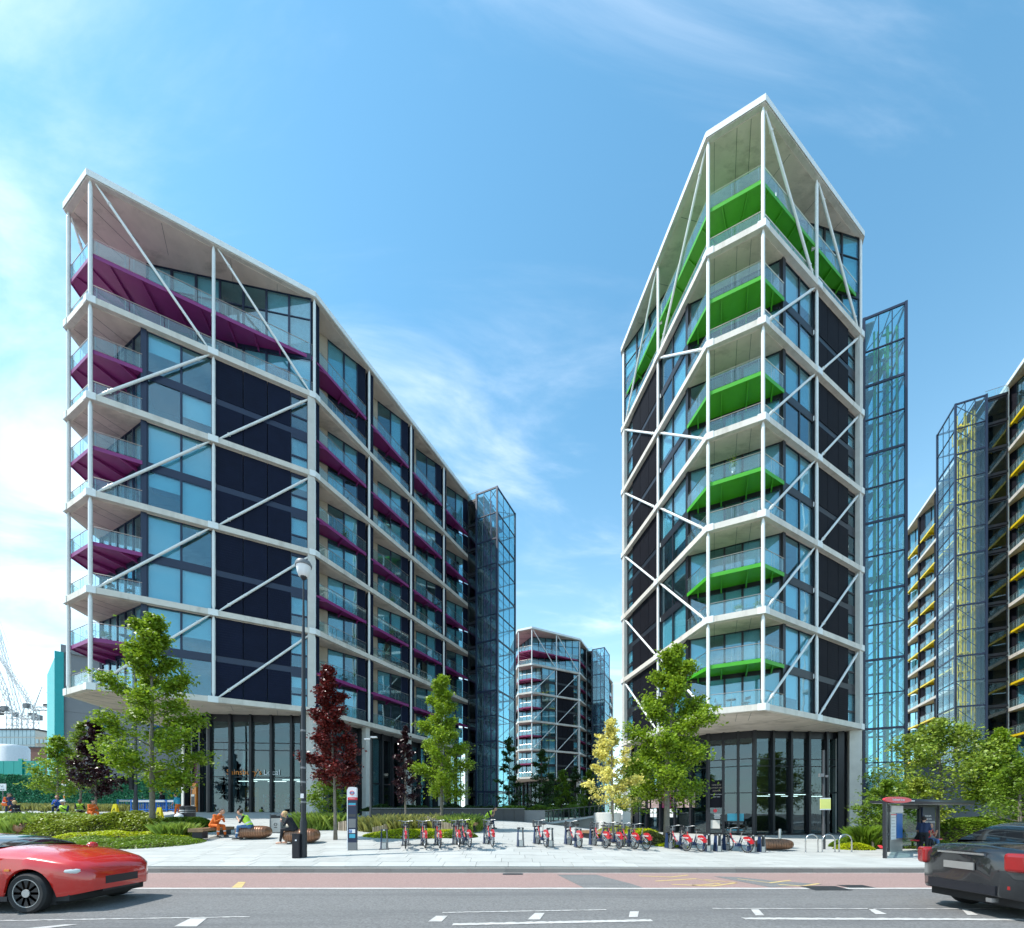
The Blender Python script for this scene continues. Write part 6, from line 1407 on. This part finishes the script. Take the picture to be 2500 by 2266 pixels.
# ------------------------------------------------------------------ vehicles
def interp(pts, x):
    if x <= pts[0][0]: return pts[0][1]
    for (a, b), (c, d) in zip(pts[:-1], pts[1:]):
        if x <= c: t = (x - a) / (c - a); t = t * t * (3 - 2 * t) if False else t; return b + (d - b) * t
    return pts[-1][1]
def car(name, label, loc, rz, paint, L_, Wd, belt, topl, wheels, wr, gh, front, plan, rim='wheel_paint'):
    """x forwards. belt: shoulder height, topl: bonnet/boot centre height, gh: greenhouse (x0 base, x0 roof, x1 roof, x1 base, roof height)"""
    root = empty(name, loc, rz); tag(root, label, 'car'); xs = []
    x = -L_ / 2
    while x < L_ / 2 - .01: xs.append(x); x += .06
    xs.append(L_ / 2); vs = []; R_ = wr + .055
    K = 9
    for x in xs:
        w = interp(plan, x) * Wd / 2; b = interp(belt, x); t = interp(topl, x); sill = .24 + .10 * (abs(x) / (L_ / 2)) ** 6
        for xw in wheels:
            d = abs(x - xw)
            if d < R_: sill = max(sill, wr + sqrt(R_ * R_ - d * d) - .0)
        m1 = max(sill + .02, .52); m2 = max(m1 + .02, b - .16)
        half = [(w * .95, sill), (w * .985, max(sill + .01, .36)), (w, m1), (w * .995, m2), (w * .965, max(m2 + .01, b - .03)), (w * .92, b), (w * .75, b + (t - b) * .62), (w * .4, t - .008), (0, t)]
        prof = [(-y, z) for y, z in half] + [(y, z) for y, z in half[::-1][1:]]
        vs += [(x, y, z) for y, z in prof]
    n = 2 * K - 1; mb = MB(); mb.add(vs, [(i * n + j, (i + 1) * n + j, (i + 1) * n + j + 1, i * n + j + 1) for i in range(len(xs) - 1) for j in range(n - 1)] + [tuple(range(n)), tuple((len(xs) - 1) * n + j for j in range(n - 1, -1, -1))])
    mb.build('body', paint, root, auto=42)
    # greenhouse
    x0, x0r, x1r, x1, zr = gh; mb = MB(); pil = MB(); st = []; xr = [x0 + (x0r - x0) * k / 4 for k in range(5)] + [x0r + (x1r - x0r) * k / 8 for k in range(1, 9)] + [x1r + (x1 - x1r) * k / 4 for k in range(1, 5)]
    def zroof(x):
        if x < x0r: t = (x - x0) / (x0r - x0); return interp(topl, x0) + (zr - .03 - interp(topl, x0)) * sin(t * pi / 2) ** .9
        if x > x1r: t = (x1 - x) / (x1 - x1r); return interp(topl, x1) + (zr - .03 - interp(topl, x1)) * sin(t * pi / 2) ** .9
        return zr - .03 + .03 * sin(pi * (x - x0r) / (x1r - x0r))
    rows = []
    for x in xr:
        b = interp(belt, x) - .012; t = max(b + .005, zroof(x)); w = interp(plan, x) * Wd / 2; h = t - b
        rows.append([(x, -w * .93, b), (x, -w * (.93 - .16 * min(1, h / .5)), b + h * .84), (x, -w * (.90 - .2 * min(1, h / .5)), b + h * .93), (x, -w * .35, t), (x, w * .35, t), (x, w * (.90 - .2 * min(1, h / .5)), b + h * .93), (x, w * (.93 - .16 * min(1, h / .5)), b + h * .84), (x, w * .93, b)])
    g = MB(); ro = MB()
    for i in range(len(rows) - 1):
        for j in range(7):
            a_ = [rows[i][j], rows[i + 1][j], rows[i + 1][j + 1], rows[i][j + 1]]
            roofpart = (4 <= i <= 11) and j in (1, 2, 3, 4, 5)
            (ro if roofpart or (j in (1, 5)) else g).add(a_, [(0, 1, 2, 3)])
    for bm_, nm, mt in ((g, 'glazing', 'car_glass'), (ro, 'roof', paint)):
        me = bm_.mesh(nm, [mt], True); import bmesh
        bm2 = bmesh.new(); bm2.from_mesh(me); bmesh.ops.remove_doubles(bm2, verts=bm2.verts, dist=1e-4); bm2.to_mesh(me); bm2.free(); linkm(nm, me, None, root)
    for px_ in ((x0r + x1r) / 2, ):
        w = interp(plan, px_) * Wd / 2; b = interp(belt, px_)
        for s in (-1, 1): mb = MB(); mb.tube((px_, s * w * .935, b), (px_, s * w * .78, zr - .09), .035, .03, 6); mb.build('door_pillar', 'black_frame', root)
    for xw in wheels:
        for s in (-1, 1):
            yw = s * (Wd / 2 - .12); mb = MB(); Rm = Matrix.Rotation(pi / 2, 3, 'X')
            prof = [(wr * .66, -.10), (wr * .9, -.115), (wr, -.08), (wr, .08), (wr * .9, .115), (wr * .66, .10)]; t_ = MB(); t_.lathe(prof, 30); t_.v = [tuple(Rm @ Vector(v) + Vector((xw, yw, wr))) for v in t_.v]; ty = t_.build('wheel', 'rubber', root, auto=40)
            m = MB(); m.lathe([(.0, .05), (wr * .2, .06), (wr * .2, .07)][:1] + [(wr * .15, .065), (wr * .17, .05)], 16)
            m2 = MB(); 
            for k in range(10):
                a = 2 * pi * k / 10; m2.box((wr * .42 * cos(a), wr * .42 * sin(a), .085), (wr * .44, .045, .03), a)
            m2.lathe([(wr * .62, .07), (wr * .67, .105), (wr * .70, .105), (wr * .70, .07)], 30); m2.lathe([(.02, .112), (wr * .20, .112), (wr * .23, .06)], 14)
            m2.v = [tuple(Matrix.Rotation(pi / 2 * s * -1 if s > 0 else pi / 2, 3, 'X') @ Vector(v) + Vector((xw, yw, wr))) for v in m2.v]; m2.build('rim', rim, ty, auto=40)
            dk_ = MB(); dk_.lathe([(.01, .02), (wr * .66, .02), (wr * .66, .03), (.01, .03)], 24); dk_.v = [tuple(Matrix.Rotation(pi / 2 * s * -1 if s > 0 else pi / 2, 3, 'X') @ Vector(v) + Vector((xw, yw, wr))) for v in dk_.v]; dk_.build('brake_disc', 'mid_grey', ty)
        ubox('wheel_arch', 'rubber', root, (xw, 0, wr + .05), (2 * R_ - .05, Wd - .34, wr * 1.6))
    ubox('underbody', 'rubber', root, (0, 0, .3), (L_ - .5, Wd - .3, .22))
    return root
# red car driving right, only its front half in view
plan_f = [(-2.2, .84), (-2.0, .93), (-1.5, .99), (0, 1.), (1.3, .99), (1.75, .93), (2.0, .86), (2.14, .74), (2.2, .60)]
rc = car('red_car', 'glossy red car entering at the left, bonnet and front wheel in view', (-10.3, 8.55, -.13), 0, 'car_red', 4.4, 1.86,
         [(-2.2, .9), (-1, .98), (.3, 1.0), (1.3, .95), (1.9, .84), (2.12, .72), (2.2, .62)], [(-2.2, 1.0), (-1.4, 1.05), (.4, 1.12), (.9, 1.11), (1.5, 1.03), (1.95, .90), (2.14, .78), (2.2, .66)], (-1.3, 1.32), .345, (-2.0, -1.2, -.55, .45, 1.33), 1, plan_f)
def add(root, name, mat, c, d, rz=0): return ubox(name, mat, root, c, d, rz)
for s in (-1, 1):
    mb = MB(); mb.ball((1.86, s * .70, .70), .2, 14, 8, (1.15, .62, .42)); mb.build('headlight', 'lamp_clear', rc, smooth=True)
    mb = MB(); mb.ball((.62, s * 1.02, 1.02), .12, 12, 8, (.7, 1.0, .75)); mb.build('door_mirror', 'car_red', rc, smooth=True)
add(rc, 'grille', 'black_frame', (2.18, 0, .50), (.05, .7, .14)); add(rc, 'lower_intake', 'black_frame', (2.17, 0, .34), (.05, .8, .08)); add(rc, 'door_seam', 'black_frame', (.55, -.928, .68), (.008, .012, .5)); add(rc, 'trim_line', 'chrome', (-.3, -.931, .50), (2.0, .008, .02)); add(rc, 'sill', 'black_frame', (0, -.9, .25), (2.0, .05, .08)); add(rc, 'indicator', 'ochre', (1.0, -.93, .74), (.09, .012, .035)); rc.scale = (1.04, 1, 1.08)
# black car driving right, only its rear half in view
plan_r = [(-2.3, .55), (-2.25, .78), (-2.1, .90), (-1.7, .97), (0, 1.), (1.6, .98), (2.1, .86), (2.3, .5)]
bc = car('black_car', 'black saloon leaving at the right, boot and red tail lights in view', (10.72, 7.75, -.13), R(0), 'car_black', 4.6, 1.86,
         [(-2.3, .84), (-2.1, .98), (-1.2, 1.02), (.5, .99), (1.4, .93), (2.3, .7)], [(-2.3, .98), (-2.15, 1.06), (-1.6, 1.10), (-1.2, 1.12), (.9, 1.06), (1.7, .98), (2.3, .76)], (-1.30, 1.42), .345, (-1.5, -.45, .45, 1.2, 1.46), 1, plan_r)
for s in (-1, 1):
    mb = MB(); mb.box((-2.12, s * .75, .84), (.30, .27, .27), -s * .4); o = mb.build('tail_light', 'lamp_red', bc); bv = o.modifiers.new('b', 'BEVEL'); bv.width = .05; bv.segments = 3
    mb = MB(); mb.ball((.85, s * 1.0, 1.04), .12, 12, 8, (.7, 1.0, .75)); mb.build('door_mirror', 'car_black', bc, smooth=True)
add(bc, 'number_plate', 'alloy', (-2.33, 0, .74), (.02, .52, .11)); add(bc, 'chrome_strip', 'chrome', (-2.30, 0, .93), (.03, .8, .03)); add(bc, 'bumper_trim', 'black_frame', (-2.29, 0, .42), (.06, 1.15, .14)); add(bc, 'side_trim', 'chrome', (-.4, -.86, .99), (2.2, .012, .016)); add(bc, 'sill', 'black_frame', (0, -.9, .25), (2.0, .05, .08)); add(bc, 'door_seam', 'black_frame', (-.42, -.93, .66), (.008, .012, .55)); add(bc, 'exhaust', 'chrome', (-2.28, -.5, .28), (.12, .09, .06)); add(bc, 'door_handle', 'car_black', (-.62, -.945, .82), (.2, .03, .035)); bc.scale = (1.03, 1, 1.2); add(bc, 'reflector', 'lamp_red', (-2.2, -.66, .48), (.1, .14, .05))
